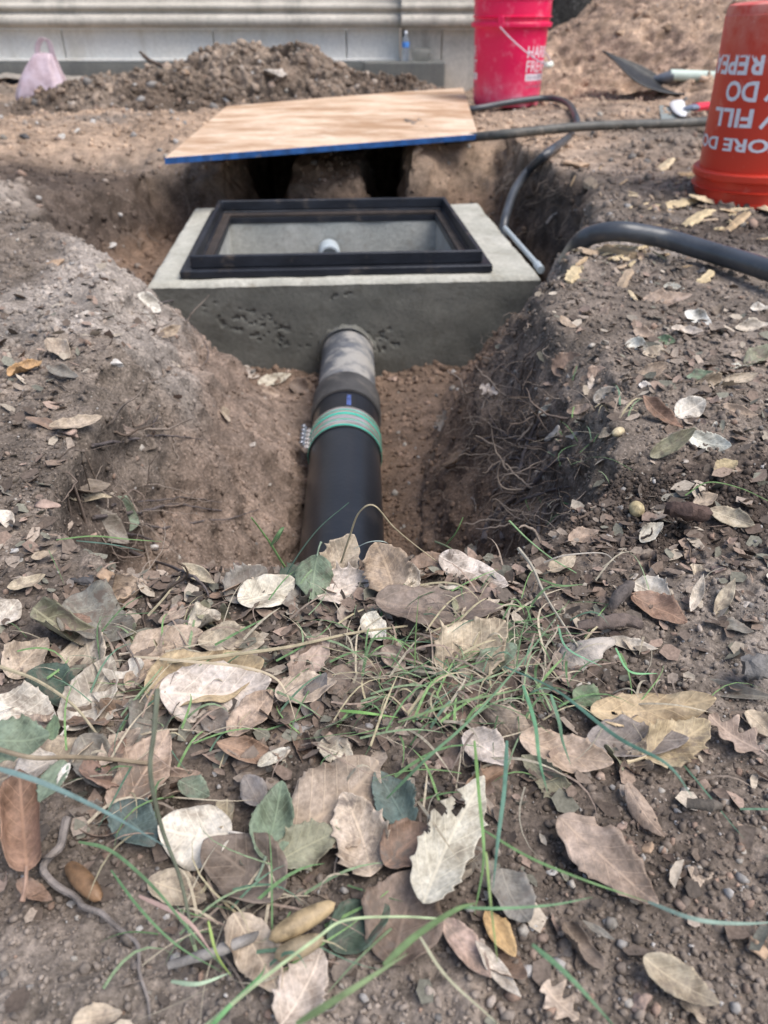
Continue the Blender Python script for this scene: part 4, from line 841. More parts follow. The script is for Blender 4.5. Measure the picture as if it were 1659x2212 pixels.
LEAVES = [
 # the lip of the trench
 ((685, 1203), (677, 1293), .78, 'bgreen', 'dusty green oak leaf standing on the trench lip with its stalk pointing up', dict(up=.85, stalk=.28, dirt=.5, kind='oval', curl=-.15)),
 ((705, 1245), (762, 1160), .72, 'tan', 'tan toothed leaf standing upright behind the dusty green leaf', dict(up=.9, kind='spiny')),
 ((848, 1275), (812, 1178), .95, 'pink', 'pinkish brown leaf standing on the lip in front of the pipe', dict(up=.85, kind='spiny', fold=.4)),
 ((690, 1292), (808, 1250), .58, 'pale', 'pale torn leaf lying right of the dusty green leaf', dict(up=.5, kind='spiny', tear=.15)),
 ((498, 1298), (572, 1232), .85, 'grey', 'crumpled dark grey leaf on the trench lip', dict(up=.55, kind='spiny', dirt=.9)),
 ((520, 1300), (632, 1258), .62, 'pale', 'pale pinkish oval leaf partly under the crumpled dark grey leaf', dict(up=.5, kind='round', dirt=.2)),
 ((608, 1248), (652, 1228), .8, 'dgreen', 'small bitten dark green leaf behind the dusty green leaf', dict(up=.6, tear=.3)),
 ((895, 1250), (958, 1205), .8, 'brown', 'dark brown cupped leaf left of the speckled pale leaf', dict(up=.4, curl=.6, dirt=.7)),
 ((955, 1208), (1090, 1268), .42, 'pale', 'pale leaf speckled with dark soil at the lip right of the pipe', dict(up=.55, kind='round', dirt=1.1, curl=-.1)),
 ((860, 1215), (895, 1285), .6, 'pale', 'folded pale leaf half between the pinkish leaf and the speckled one', dict(up=.6, tear=.2)),
 ((822, 1310), (1072, 1322), .36, 'earth', 'long mottled brown leaf caked with soil below the speckled pale leaf', dict(up=.25, dirt=1.2, kind='oval')),
 ((835, 1285), (985, 1272), .22, 'pale', 'narrow pale leaf edge with a fleck of blue paint', dict(up=.4, kind='spiny', dirt=.6)),
 ((1000, 1330), (1075, 1300), .35, 'tan', 'small curled tan leaf end right of the mottled brown leaf', dict(up=.3)),
 ((955, 1452), (1085, 1352), .72, 'tan', 'large spiny tan leaf with a dark midrib under the folded green leaf', dict(up=.5, kind='spiny', dirt=.3)),
 ((1032, 1448), (1112, 1398), .52, 'bgreen', 'folded green leaf lying on the large spiny tan leaf', dict(up=.45, fold=.5, lift=.010)),
 ((1092, 1350), (1112, 1425), .5, 'green', 'dull green leaf behind the folded green leaf', dict(up=.5)),
 ((940, 1395), (960, 1360), .8, 'rust', 'small salmon coloured leaf piece left of the large spiny leaf', dict(up=.3)),
 ((635, 1468), (705, 1382), .55, 'pink', 'pink brown leaf with a raised toothed edge below the lip', dict(up=.5, kind='spiny', stalk=.2)),
 ((600, 1505), (722, 1478), .5, 'tan', 'tan leaf with a scalloped edge under the pink brown one', dict(up=.2)),
 ((660, 1545), (702, 1460), .4, 'dark', 'dark grey curled leaf standing beside the scalloped tan leaf', dict(up=.5)),
 ((790, 1330), (830, 1380), .7, 'white', 'small whitish crumpled leaf in the centre of the lip', dict(up=.5, curl=.7)),
 ((830, 1400), (870, 1450), .6, 'pink', 'small pink leaf with a wavy edge beside the vertical grass stem', dict(up=.3)),
 ((288, 1415), (432, 1370), .52, 'tan', 'smooth tan oval leaf on the left below the trench', dict(up=.35, kind='round', dirt=.3, stalk=.12)),
 ((434, 1388), (565, 1392), .52, 'tan', 'round tan leaf dusted with soil right of the smooth tan oval', dict(up=.35, kind='round', dirt=.8)),
 ((350, 1370), (430, 1360), .5, 'grey', 'grey smooth leaf tucked behind the two tan oval leaves', dict(up=.3, kind='round')),
 ((410, 1355), (475, 1330), .8, 'pale', 'curled pale leaf cup holding soil', dict(up=.3, curl=.9, dirt=.9, kind='round')),
 ((345, 1345), (405, 1320), .4, 'tan', 'thin tan leaf tip at the top of the left litter', dict(up=.3)),
 ((325, 1500), (560, 1440), .55, 'ochre', 'big ochre leaf mostly hidden under the big pale leaf', dict(up=.3, kind='round', dirt=.3)),
 ((355, 1500), (575, 1478), .56, 'pale', 'biggest pale leaf, broad and smooth, left of the centre', dict(up=.5, kind='oval', curl=-.2, dirt=.12, lift=.012)),
 ((500, 1590), (585, 1500), .5, 'pink', 'pinkish pale leaf peeping out below the biggest pale leaf', dict(up=.3)),
 ((150, 1575), (238, 1430), .52, 'pale', 'pale broken leaf with a split left half', dict(up=.35, kind='oval', tear=.28, stalk=.15)),
 ((228, 1555), (300, 1432), .62, 'pale', 'pale broken leaf with a bitten right side', dict(up=.35, kind='lobed', tear=.2)),
 ((275, 1485), (342, 1425), .5, 'tan', 'crumpled yellowish leaf left of the smooth tan oval', dict(up=.4, curl=.7, dirt=.9)),
 ((150, 1310), (285, 1375), .62, 'grey', 'grey brown leaf filled with crumbs of soil', dict(up=.2, curl=.5, dirt=1.3, kind='round')),
 ((82, 1325), (235, 1398), .42, 'olive', 'long olive green leaf with a rolled edge on the left', dict(up=.3, curl=.9, dirt=1.0)),
 ((0, 1350), (38, 1300), .9, 'pale', 'pale grey leaf cut by the left picture edge', dict(up=.4, kind='round')),
 ((22, 1462), (100, 1385), .72, 'tan', 'pale tan leaf with pinholes at the far left', dict(up=.45, tear=.15)),
 ((80, 1450), (155, 1530), .6, 'dgreen', 'dark green leathery leaf folded under the pale tan one', dict(up=.3, fold=.5, dirt=.7)),
 ((-10, 1520), (118, 1560), .62, 'pale', 'large pale tan leaf with a dark stain at the left edge', dict(up=.3, tear=.1, dirt=.8)),
 ((118, 1650), (20, 1560), .5, 'tan', 'tan leaf below the large stained leaf at the left', dict(up=.2)),
 ((1372, 1262), (1445, 1302), .78, 'pale', 'pale grey leaf with a deep bite on the right gravel', dict(up=.5, tear=.25, kind='spiny', dirt=.15)),
 ((1368, 1290), (1478, 1345), .5, 'rust', 'reddish brown leaf lying under the bitten pale grey leaf', dict(up=.3, stalk=.12, dirt=.3)),
 ((1492, 1320), (1518, 1245), .25, 'pale', 'thin pale leaf edge standing on the gravel', dict(up=.6, kind='narrow')),
 ((1545, 1325), (1585, 1255), .3, 'tan', 'narrow brownish leaf standing near the right edge', dict(up=.5, kind='narrow')),
 ((1315, 1383), (1415, 1404), .30, 'pale', 'narrow creamy leaf above the big ochre leaf', dict(up=.35, kind='narrow', fold=.5, dirt=.1)),
 ((1275, 1600), (1475, 1600), .38, 'grey', 'grey brown leaf underneath the big ochre leaf', dict(up=.35, dirt=.4)),
 ((1392, 1640), (1522, 1570), .55, 'ochre', 'yellow brown lobed leaf under the right end of the big ochre leaf', dict(up=.35, kind='spiny', stalk=.2)),
 ((1285, 1545), (1530, 1520), .36, 'ochre', 'big ochre oak leaf with a ragged edge on the right', dict(up=.5, tear=.12, curl=-.4, dirt=.3, lift=.014)),
 ((1240, 1495), (1300, 1530), .7, 'green', 'pale green leaf scrap left of the big ochre leaf', dict(up=.3, tear=.2)),
 ((1640, 1625), (1535, 1550), .62, 'pink', 'pale pinkish lobed leaf near the right edge', dict(up=.4, kind='lobed', dirt=.1, stalk=.25)),
 ((1612, 1540), (1670, 1590), .6, 'tan', 'tan leaf cut by the right picture edge', dict(up=.4)),
 ((1475, 1478), (1665, 1510), .20, 'grey', 'long thin leaf with a pale upper edge near the right side', dict(up=.5, kind='narrow', fold=.5)),
 ((1560, 1345), (1625, 1365), .45, 'grey', 'grey leaf hidden under soil at the right', dict(up=.3, dirt=1)),
 ((1130, 1600), (1315, 1650), .42, 'pink', 'dull pink leaf left of the grey brown leaf', dict(up=.3, dirt=.5)),
 ((1005, 1590), (1098, 1650), .6, 'pale', 'pale squarish leaf showing through the grass tuft', dict(up=.3, dirt=.2)),
 ((1010, 1700), (1100, 1655), .3, 'rust', 'dark red curled leaf under the grass tuft', dict(up=.3, curl=.8)),
 ((640, 1792), (810, 1655), .78, 'pink', 'large brown pink leaf with strong pale veins in the centre', dict(up=.35, kind='oval', curl=.1, dirt=.1)),
 ((800, 1890), (745, 1725), .62, 'tan', 'greyish tan leaf half covered with sandy soil', dict(up=.35, kind='spiny', dirt=1.0)),
 ((600, 1862), (728, 1800), .60, 'olive', 'olive grey leaf with fine spines below the large brown pink leaf', dict(up=.4, kind='spiny', dirt=.3, lift=.010)),
 ((575, 1855), (608, 1700), .5, 'bgreen', 'long glossy green leaf lying left of the olive grey leaf', dict(up=.4, kind='oval', stalk=.25, dirt=.1, lift=.011)),
 ((495, 1800), (350, 1790), .80, 'pale', 'smooth pale round leaf with a long reddish stalk', dict(up=.45, kind='round', stalk=.45, dirt=.05, lift=.014, curl=-.2)),
 ((600, 1940), (450, 1830), .60, 'earth', 'mud coated brown leaf below the smooth round one', dict(up=.2, kind='round', dirt=1.2)),
 ((880, 1790), (815, 1675), .6, 'blue', 'dark blue green leaf right of the large brown pink leaf', dict(up=.4, tear=.15, dirt=.2)),
 ((820, 1700), (775, 1760), .5, 'pink', 'pinkish leaf scrap between the brown pink and the blue green leaf', dict(up=.3)),
 ((915, 1950), (1035, 1700), .38, 'pale', 'long torn pale grey leaf with a ragged lower tip', dict(up=.4, kind='spiny', tear=.16, bend=.3, dirt=.1, lift=.012)),
 ((835, 1870), (925, 1790), .7, 'brown', 'rusty brown leaf buried in soil left of the long torn leaf', dict(up=.2, dirt=1.2)),
 ((60, 1880), (45, 1680), .52, 'rust', 'reddish brown leaf with both edges rolled up at the left', dict(up=.35, curl=1.0, dirt=.1, stalk=.25, lift=.015)),
 ((-20, 1700), (200, 1610), .5, 'tan', 'wide tan leaf behind the rolled reddish leaf', dict(up=.2)),
 ((120, 1640), (20, 1690), .6, 'pale', 'light grey leaf under the seedling at the left', dict(up=.2)),
 ((215, 1650), (300, 1580), .5, 'tan', 'tan leaf crossed by a thin straw at the left', dict(up=.3, kind='spiny')),
 ((255, 1760), (360, 1590), .5, 'pink', 'brown pink leaf smeared with mud left of the green tuft', dict(up=.25, dirt=.9)),
 ((180, 1600), (240, 1700), .55, 'grey', 'crumpled grey leaf below the seedling', dict(up=.2)),
 ((440, 1550), (500, 1580), .7, 'grey', 'earthy grey leaf in the shade of the biggest pale leaf', dict(up=.2, dirt=1)),
 ((475, 1610), (600, 1640), .35, 'rust', 'orange brown leaf sliver left of the grass', dict(up=.2, kind='narrow')),
 ((560, 1655), (620, 1620), .4, 'pale', 'pale curled leaf chip beside the orange brown sliver', dict(up=.3)),
 ((690, 1610), (760, 1640), .7, 'pale', 'pale jagged leaf right of the grey pebble in the centre', dict(up=.3, kind='spiny', tear=.2)),
 ((560, 1740), (530, 1680), .7, 'grey', 'soft grey leaf behind the long glossy green leaf', dict(up=.3, kind='round')),
 ((390, 1690), (450, 1720), .6, 'bgreen', 'dull green leaf flat under the grass left of centre', dict(up=.2)),
 ((250, 1745), (330, 1830), .6, 'blue', 'dusty blue green leaf sunk in the soil at lower left', dict(up=.2, dirt=.6)),
 ((325, 1905), (440, 1945), .5, 'tan', 'dirty pink tan leaf on the lower left soil', dict(up=.2, dirt=.7)),
 ((40, 1905), (110, 1945), .35, 'rust', 'small rusty triangular leaf at the lower left edge', dict(up=.2)),
 ((510, 1985), (600, 2140), .48, 'tan', 'blurred tan leaf left of the split acorn', dict(up=.35, dirt=.2)),
 ((610, 2212), (690, 2060), .6, 'pale', 'blurred greyish leaf at the bottom below the acorn', dict(up=.3, kind='spiny', dirt=.3)),
 ((715, 2040), (835, 1965), .6, 'dgreen', 'dark green leaf half buried right of the split acorn', dict(up=.25, dirt=.9, kind='round')),
 ((850, 2080), (900, 1890), .8, 'earth', 'broad dull brown leaf under sandy soil in the lower centre', dict(up=.1, dirt=1.0)),
 ((955, 1985), (1055, 2110), .35, 'pink', 'narrow mauve grey leaf in the lower centre', dict(up=.2, kind='narrow')),
 ((1030, 2040), (1120, 2150), .25, 'pale', 'thin grey leaf beside the orange one', dict(up=.2, kind='narrow')),
 ((1050, 1975), (1110, 2065), .45, 'orange', 'bright orange leaf half under grass in the lower centre', dict(up=.3, dirt=.1)),
 ((1215, 1780), (1410, 1955), .42, 'pink', 'large dusty brown leaf with a split edge at lower right', dict(up=.3, kind='spiny', dirt=.7)),
 ((1355, 1700), (1430, 1805), .32, 'pink', 'pale pink curled leaf above the large dusty one at lower right', dict(up=.35, tear=.1, curl=-.5)),
 ((1395, 2075), (1545, 2165), .42, 'tan', 'blurred tan leaf near the lower right corner', dict(up=.25, dirt=.7)),
 ((1175, 2130), (1245, 2200), .8, 'tan', 'blurred pale leaf at the bottom right of centre', dict(up=.3, kind='lobed')),
 ((1220, 2000), (1300, 2090), .5, 'earth', 'dark rolled leaf edge in the lower right soil', dict(up=.3, curl=.9, dirt=.8)),
 ((1260, 1990), (1325, 2030), .2, 'grey', 'small grey sliver of leaf in the lower right soil', dict(up=.3, kind='narrow')),
 ((1085, 1885), (1140, 1990), .7, 'grey', 'mauve grey leaf flat right of the long torn leaf', dict(up=.15, dirt=.6)),
 ((820, 1925), (865, 1905), .4, 'rust', 'small orange red leaf under the seed stalk', dict(up=.3)),
 ((160, 2212), (260, 2190), .5, 'tan', 'blurred leaf cut by the bottom picture edge', dict(up=.2)),
 ((1185, 1235), (1240, 1205), .5, 'tan', 'small tan leaf pressed into the dark soil right of the lip', dict(up=.3)),
 ((1230, 1170), (1290, 1150), .5, 'pink', 'small pinkish leaf folded on the dark soil edge', dict(up=.4, fold=.6)),
 ((1010, 1190), (1090, 1180), .4, 'pale', 'pale leaf scraps on the lip at the right of the trench', dict(up=.5, tear=.3)),
 ((1385, 1170), (1430, 1132), .5, 'pale', 'cream leaf tilted on the dark soil patch', dict(up=.6, fold=.5, dirt=.6)),
 ((1500, 1092), (1548, 1072), .6, 'tan', 'tan broken leaf above the dark root chunk', dict(up=.4, tear=.2)),
 ((1535, 1105), (1625, 1135), .45, 'tan', 'tan leaf with brown spots right of the dark root chunk', dict(up=.4, dirt=.6)),
 ((1430, 1080), (1500, 1068), .3, 'grey', 'grey brown leaf behind the dark root chunk', dict(up=.3)),
 # right bank
 ((1490, 945), (1575, 965), .5, 'white', 'bright white torn leaf pair on the right bank', dict(up=.6, tear=.3, dirt=.1)),
 ((1408, 985), (1498, 928), .32, 'olive', 'upright folded green brown leaf casting a shadow on the right bank', dict(up=.8, fold=.8)),
 ((1392, 862), (1470, 925), .3, 'rust', 'long red brown leaf slanting on the right bank', dict(up=.5, kind='narrow', fold=.4)),
 ((1462, 900), (1520, 868), .7, 'white', 'white oval leaf right of the long red brown leaf', dict(up=.6, kind='round', dirt=.1, stalk=.15)),
 ((1548, 878), (1632, 898), .36, 'pink', 'rosy narrow leaf right of the white oval leaf', dict(up=.5, kind='narrow')),
 ((1505, 838), (1628, 812), .3, 'tan', 'long crumpled tan leaf on the right bank', dict(up=.4, curl=.9, tear=.1)),
 ((1485, 816), (1538, 806), .45, 'bgreen', 'small dark green leaf above the crumpled tan one', dict(up=.4)),
 ((1375, 822), (1438, 790), .45, 'pink', 'pinkish tan leaf above the long red brown leaf', dict(up=.5)),
 ((1272, 815), (1312, 800), .85, 'pink', 'square pink leaf beside the grass on the right bank', dict(up=.6)),
 ((1198, 805), (1250, 768), .8, 'brown', 'brown leaf standing among the grass at the bank edge', dict(up=.7, kind='spiny')),
 ((1286, 865), (1338, 842), .6, 'pale', 'dull pale leaf below the square pink leaf', dict(up=.5)),
 ((1168, 892), (1222, 878), .42, 'white', 'white leaf lying at the top of the root tangle', dict(up=.5)),
 ((1228, 890), (1278, 876), .35, 'pink', 'dusky pink leaf right of the white one above the roots', dict(up=.4)),
 ((1352, 746), (1398, 754), .7, 'white', 'small white leaf touching the green leaf on the bank', dict(up=.5)),
 ((1413, 736), (1457, 738), .5, 'green', 'small mint green leaf on the right bank', dict(up=.5, kind='round')),
 ((1390, 765), (1445, 762), .5, 'tan', 'tan leaf just below the mint green leaf', dict(up=.45, kind='round')),
 ((1370, 716), (1416, 730), .5, 'pink', 'salmon leaf just above the mint green leaf', dict(up=.4)),
 ((1482, 676), (1534, 702), .5, 'white', 'off white leaf upper right bank below the black hose', dict(up=.5, dirt=.1)),
 ((1452, 712), (1516, 718), .35, 'pale', 'curled creamy leaf below the off white leaf', dict(up=.4, curl=.8)),
 ((1388, 658), (1488, 640), .4, 'pink', 'broad pinkish leaf below the black hose', dict(up=.4, kind='spiny')),
 ((1435, 620), (1476, 625), .45, 'white', 'whitish leaf at the top of the right bank', dict(up=.4, tear=.2)),
 ((1590, 712), (1660, 702), .35, 'pale', 'pale leaf with a shadowed hollow at the right edge', dict(up=.4, curl=.8)),
 ((1622, 668), (1662, 664), .5, 'white', 'white leaf scrap cut by the right edge', dict(up=.4)),
 ((1612, 790), (1665, 750), .45, 'olive', 'olive tan leaf cut by the right edge', dict(up=.4)),
 ((1580, 770), (1640, 775), .3, 'tan', 'thin tan leaf near the olive one at the right', dict(up=.3)),
 ((1295, 945), (1330, 925), .5, 'tan', 'small papery leaf above the acorn on the right bank', dict(up=.4)),
 ((1545, 1020), (1590, 1000), .6, 'ochre', 'small yellowish leaf at the right of the bank', dict(up=.3)),
 ((1540, 690), (1560, 655), .4, 'earth', 'dark leaf shadowed by the black hose', dict(up=.3)),
 ((1040, 835), (1075, 850), .7, 'pale', 'pale leaf cluster at the left end of the root tangle', dict(up=.6, kind='lobed', tear=.2)),
 # trench and left bank
 ((395, 1222), (462, 1262), .3, 'tan', 'tan narrow leaf lying in the bottom of the trench', dict(up=.4, kind='narrow')),
 ((480, 880), (495, 910), .45, 'tan', 'small leaf in the trench left of the pipe', dict(up=.5)),
 ((560, 830), (625, 812), .35, 'pale', 'pale leaf at the foot of the basin left of the pipe', dict(up=.4)),
 ((628, 830), (665, 850), .8, 'earth', 'dull leaf crumpled beside the pipe stub', dict(up=.5, curl=.8)),
 ((515, 800), (560, 815), .5, 'pale', 'creamy leaf at the foot of the basin wall', dict(up=.4)),
 ((555, 840), (610, 855), .4, 'pink', 'pink leaf scrap near the foot of the basin', dict(up=.4)),
 ((950, 930), (962, 888), .6, 'grey', 'grey lobed leaf on the right trench slope', dict(up=.7, kind='lobed')),
 ((20, 812), (88, 785), .5, 'orange', 'curled orange tan leaf on the left bank', dict(up=.35, curl=.9, dirt=.5)),
 ((105, 795), (168, 815), .35, 'grey', 'grey leaf edge right of the orange tan leaf', dict(up=.4)),
 ((105, 735), (150, 775), .5, 'tan', 'half buried tan leaf above the orange tan leaf', dict(up=.4)),
 ((60, 905), (130, 925), .3, 'brown', 'brown sliver of leaf on the left bank', dict(up=.4)),
 ((130, 1062), (232, 1078), .2, 'tan', 'long leaf edge jutting from the left bank', dict(up=.3)),
 ((185, 1105), (272, 1170), .5, 'grey', 'big grey leaf plastered with soil at the left rim', dict(up=.3, dirt=1)),
 ((210, 1110), (295, 1130), .8, 'bgreen', 'round grey green leaf hanging over the left rim', dict(up=.6, kind='round', dirt=.5)),
 ((115, 1040), (228, 1050), .3, 'earth', 'earthy brown leaf on the ledge of the left bank', dict(up=.3)),
 ((0, 1105), (25, 1140), .6, 'pale', 'pale green leaf at the left picture edge', dict(up=.4)),
 ((20, 1270), (95, 1245), .35, 'tan', 'thin tan leaf on the left soil below the rim', dict(up=.4)),
 ((70, 1205), (120, 1190), .35, 'pink', 'small pinkish leaf beside the dark seed', dict(up=.4)),
 ((228, 930), (292, 935), .35, 'earth', 'leaf lip with a dark underside on the left bank', dict(up=.4)),
 ((110, 925), (215, 905), .3, 'tan', 'weathered leaf strip on the left bank', dict(up=.3)),
 ((165, 685), (215, 680), .35, 'pale', 'cream leaf fragment on the far left bank', dict(up=.3)),
 ((295, 640), (345, 672), .6, 'white', 'white crumpled leaf beside the basin corner', dict(up=.6, tear=.2)),
 ((300, 672), (335, 700), .45, 'white', 'folded white leaf below the crumpled one at the basin corner', dict(up=.6)),
 ((345, 725), (388, 705), .4, 'tan', 'upright tan leaf pair at the left of the basin', dict(up=.7)),
]
for q in LEAVES: HL(q[0], q[1], q[2], q[3], q[4], **q[5])
# smaller and buried leaves: fill the litter
STONE0 = hit(1262, 1440)[0]
ZONES = [ # x0,x1,y0,y1,n,size range,where,colours
 (-.19, .00, .25, .41, 46, (.022, .046), 'in the litter left of the centre', ['tan', 'pink', 'grey', 'earth', 'brown', 'olive', 'dgreen', 'earth', 'brown']),
 (.00, .13, .24, .42, 34, (.018, .038), 'in the litter under the grass tuft', ['tan', 'pink', 'earth', 'brown', 'olive', 'earth']),
 (-.15, .15, .15, .24, 14, (.016, .030), 'in the blurred soil at the bottom', ['tan', 'earth', 'brown', 'grey']),
 (.14, .34, .26, .50, 10, (.012, .026), 'on the gravelly soil at the right', ['pale', 'tan', 'earth', 'pink']),
 (.22, .62, .60, 1.05, 24, (.012, .032), 'scattered on the right bank', ['pale', 'tan', 'pink', 'earth', 'white']),
 (-.62, -.28, .48, 1.20, 16, (.014, .034), 'scattered on the left bank', ['tan', 'earth', 'brown', 'grey', 'pink'])]
CW = dict(tan='tan', pink='pinkish brown', grey='grey', earth='mud brown', brown='dark brown', olive='olive green', dgreen='dark green', pale='pale', white='whitish')
for (x0, x1, y0, y1, n, (sa, sb), where, cols_) in ZONES:
    for k in range(n):
        x, y = random.uniform(x0, x1), random.uniform(y0, y1); z = gz(x, y)
        if z < -.05 or math.hypot(x - STONE0.x, y - STONE0.y) < .035: continue
        s_ = random.uniform(sa, sb); nrm = gnorm(x, y) + Vector((random.gauss(0, .38), random.gauss(0, .38), 0)); nrm.normalize(); ya = Vector((random.gauss(0, 1), random.gauss(0, 1), 0)); xx_ = ya.cross(nrm).normalized(); m = Matrix((xx_, nrm.cross(xx_), nrm)).transposed().to_4x4(); m.translation = Vector((x, y, z - .001 + .09 * s_))
        cc = random.choice(cols_); sz = 'small' if s_ < (sa + sb) / 2 else 'medium sized'
        put_leaf(m, s_, s_ * random.uniform(.35, .75), random.choice(['oval', 'spiny', 'oval', 'spiny', 'narrow', 'lobed']), cc, sz + ' ' + CW[cc] + ' leaf lying ' + where if 'scattered' not in where else sz + ' ' + CW[cc] + ' leaf ' + where, curl=random.uniform(-.4, 1.0), bend=random.uniform(0, .5), tear=random.choice([0, .15, .25, .3]), seed=9000 + nleaf[0] * 7, dirt=random.uniform(.8, 1.5))

# ------------------------------------------------------------------ seedling leaves held above the ground at the left
sdl = empty('seedling', atz(-10, 1640, .045)); S0 = sdl.location.copy(); tag(sdl, 'blurred green holly leaved seedling reaching in from the left edge', 'seedling')
mb = MB(); mb.tube([p - S0 for p in spline([atz(-60, 1600, .05), atz(60, 1635, .048), atz(150, 1635, .04), atz(240, 1640, .02), atz(330, 1650, .004)], 6)], .0011, 7); mb.build('stem', M_STEM, sdl, color=(.24, .19, .13))
for (a_, b_, r_, cc) in (((-40, 1600), (110, 1590), .75, 'bgreen'), ((140, 1645), (85, 1735), .55, 'bgreen'), ((115, 1600), (118, 1545), .45, 'green'), ((150, 1650), (125, 1700), .4, 'white')):
    me, b0 = leaf_mesh((atz(*b_, .045) - atz(*a_, .045)).length, (atz(*b_, .045) - atz(*a_, .045)).length * r_, 'spiny', .2, .15, .2, 0, int(a_[0]) + 400)
    lo = link_mesh('leaf', me, M_LEAF, sdl, True, CL[cc]); A_, B_ = atz(*a_, .046), atz(*b_, .046); x = (B_ - A_).normalized(); zz = Vector((0, -.35, 1)).normalized(); y = zz.cross(x).normalized(); m = Matrix((x, y, x.cross(y))).transposed().to_4x4(); m.translation = (A_ + B_) / 2 - S0; lo.matrix_basis = m; lo['dirt'] = .1

# broken leaf litter nobody could count
V, F, C = [], [], []
SH = [(.32, .26, .21), (.40, .34, .27), (.24, .18, .14), (.19, .14, .11), (.13, .10, .08), (.16, .125, .10), (.30, .22, .175), (.20, .19, .15), (.11, .09, .075)]
for (cx_, sx_, cy_, sy_, n) in ((-.08, .07, .345, .05, 620), (.03, .06, .35, .045, 420), (0, .12, .24, .05, 320), (.2, .08, .36, .08, 160), (0, .10, .415, .012, 260), (.36, .14, .75, .2, 900), (-.40, .10, .75, .25, 520), (.22, .08, .46, .04, 260), (-.28, .08, .46, .05, 260), (.3, .12, 1.3, .15, 200)):
    for k in range(n):
        x, y = random.gauss(cx_, sx_), random.gauss(cy_, sy_)
        if y < .13: continue
        z = gz(x, y)
        if z < -.09: continue
        s_ = random.uniform(.0025, .0085) * (1.25 if y > .5 else 1); q = Vector((x, y, z + random.uniform(.0005, .004))); nrm = Vector((random.gauss(0, .45), random.gauss(0, .45), 1)).normalized(); ax_ = nrm.cross(Vector((random.gauss(0, 1), random.gauss(0, 1), .1))).normalized(); ay_ = nrm.cross(ax_); m_ = random.choice((5, 6, 7)); b = len(V); a0 = random.random() * 6; el = random.uniform(.3, .9)
        ringp = []
        for i in range(6):
            r_ = s_ * random.uniform(.55, 1.2); th = a0 + i * pi / 3; ringp.append(q + ax_ * (r_ * math.cos(th)) + ay_ * (r_ * el * math.sin(th)) + nrm * (abs(math.sin(th * .5 + a0)) * s_ * .25))
        V.append(tuple(q)); V += [tuple(p) for p in ringp]; c = random.choice(SH); f_ = random.uniform(.7, 1.15); C += [tuple(x_ * f_ for x_ in c)] * 7
        for i in range(6): F.append((b, b + 1 + i, b + 1 + (i + 1) % 6))
stuff_later = (V, F, C)
# ------------------------------------------------------------------ stones, seeds
def rock_mesh(sx, sy, sz, seed, sub=3, ang=.62):
    bm = bmesh.new(); bmesh.ops.create_icosphere(bm, subdivisions=sub, radius=1)
    for v in bm.verts:
        p = v.co.copy(); q = mnoise.noise(p * 1.1 + Vector((seed * 3.3, 0, 0))) * ang + mnoise.noise(p * 3 + Vector((0, seed * 1.7, 0))) * ang * .25
        for k in range(6):
            a_ = Vector((math.sin(seed * 2 + k * 2.1), math.cos(seed * 3 + k), math.sin(seed + k * 4))).normalized(); dd = p.dot(a_)
            if dd > .45: p -= a_ * (dd - .45) * .85
        p *= 1 + q; v.co = Vector((p.x * sx, p.y * sy, p.z * sz))
    me = bpy.data.meshes.new('rock'); bm.to_mesh(me); bm.free(); return me
SC = dict(pale=(.42, .37, .32), grey=(.27, .25, .23), brown=(.22, .15, .10), pink=(.36, .26, .21), tan=(.40, .28, .19), dark=(.09, .085, .085), white=(.50, .47, .43))
def stone(X, Y, wpx, asp, col, label, name='stone', cat='stone', sink=.35, group='loose stones lying on the soil', seed=None):
    P, n = scene_hit(X, Y); dep = (P - CAM).dot(ray(829.5, 1106).normalized()); s_ = wpx * dep / FPX / 2; seed = seed or int(X + Y)
    o = link_mesh(name, rock_mesh(s_, s_ * random.uniform(.7, 1), s_ * asp, seed), M_STONE, None, True, SC[col]); o.location = P + Vector((0, s_ * .3, s_ * asp * (1 - 2 * sink) * .6)); o.rotation_euler = (0, 0, random.uniform(-.4, .4)); return tag(o, label, cat, group)
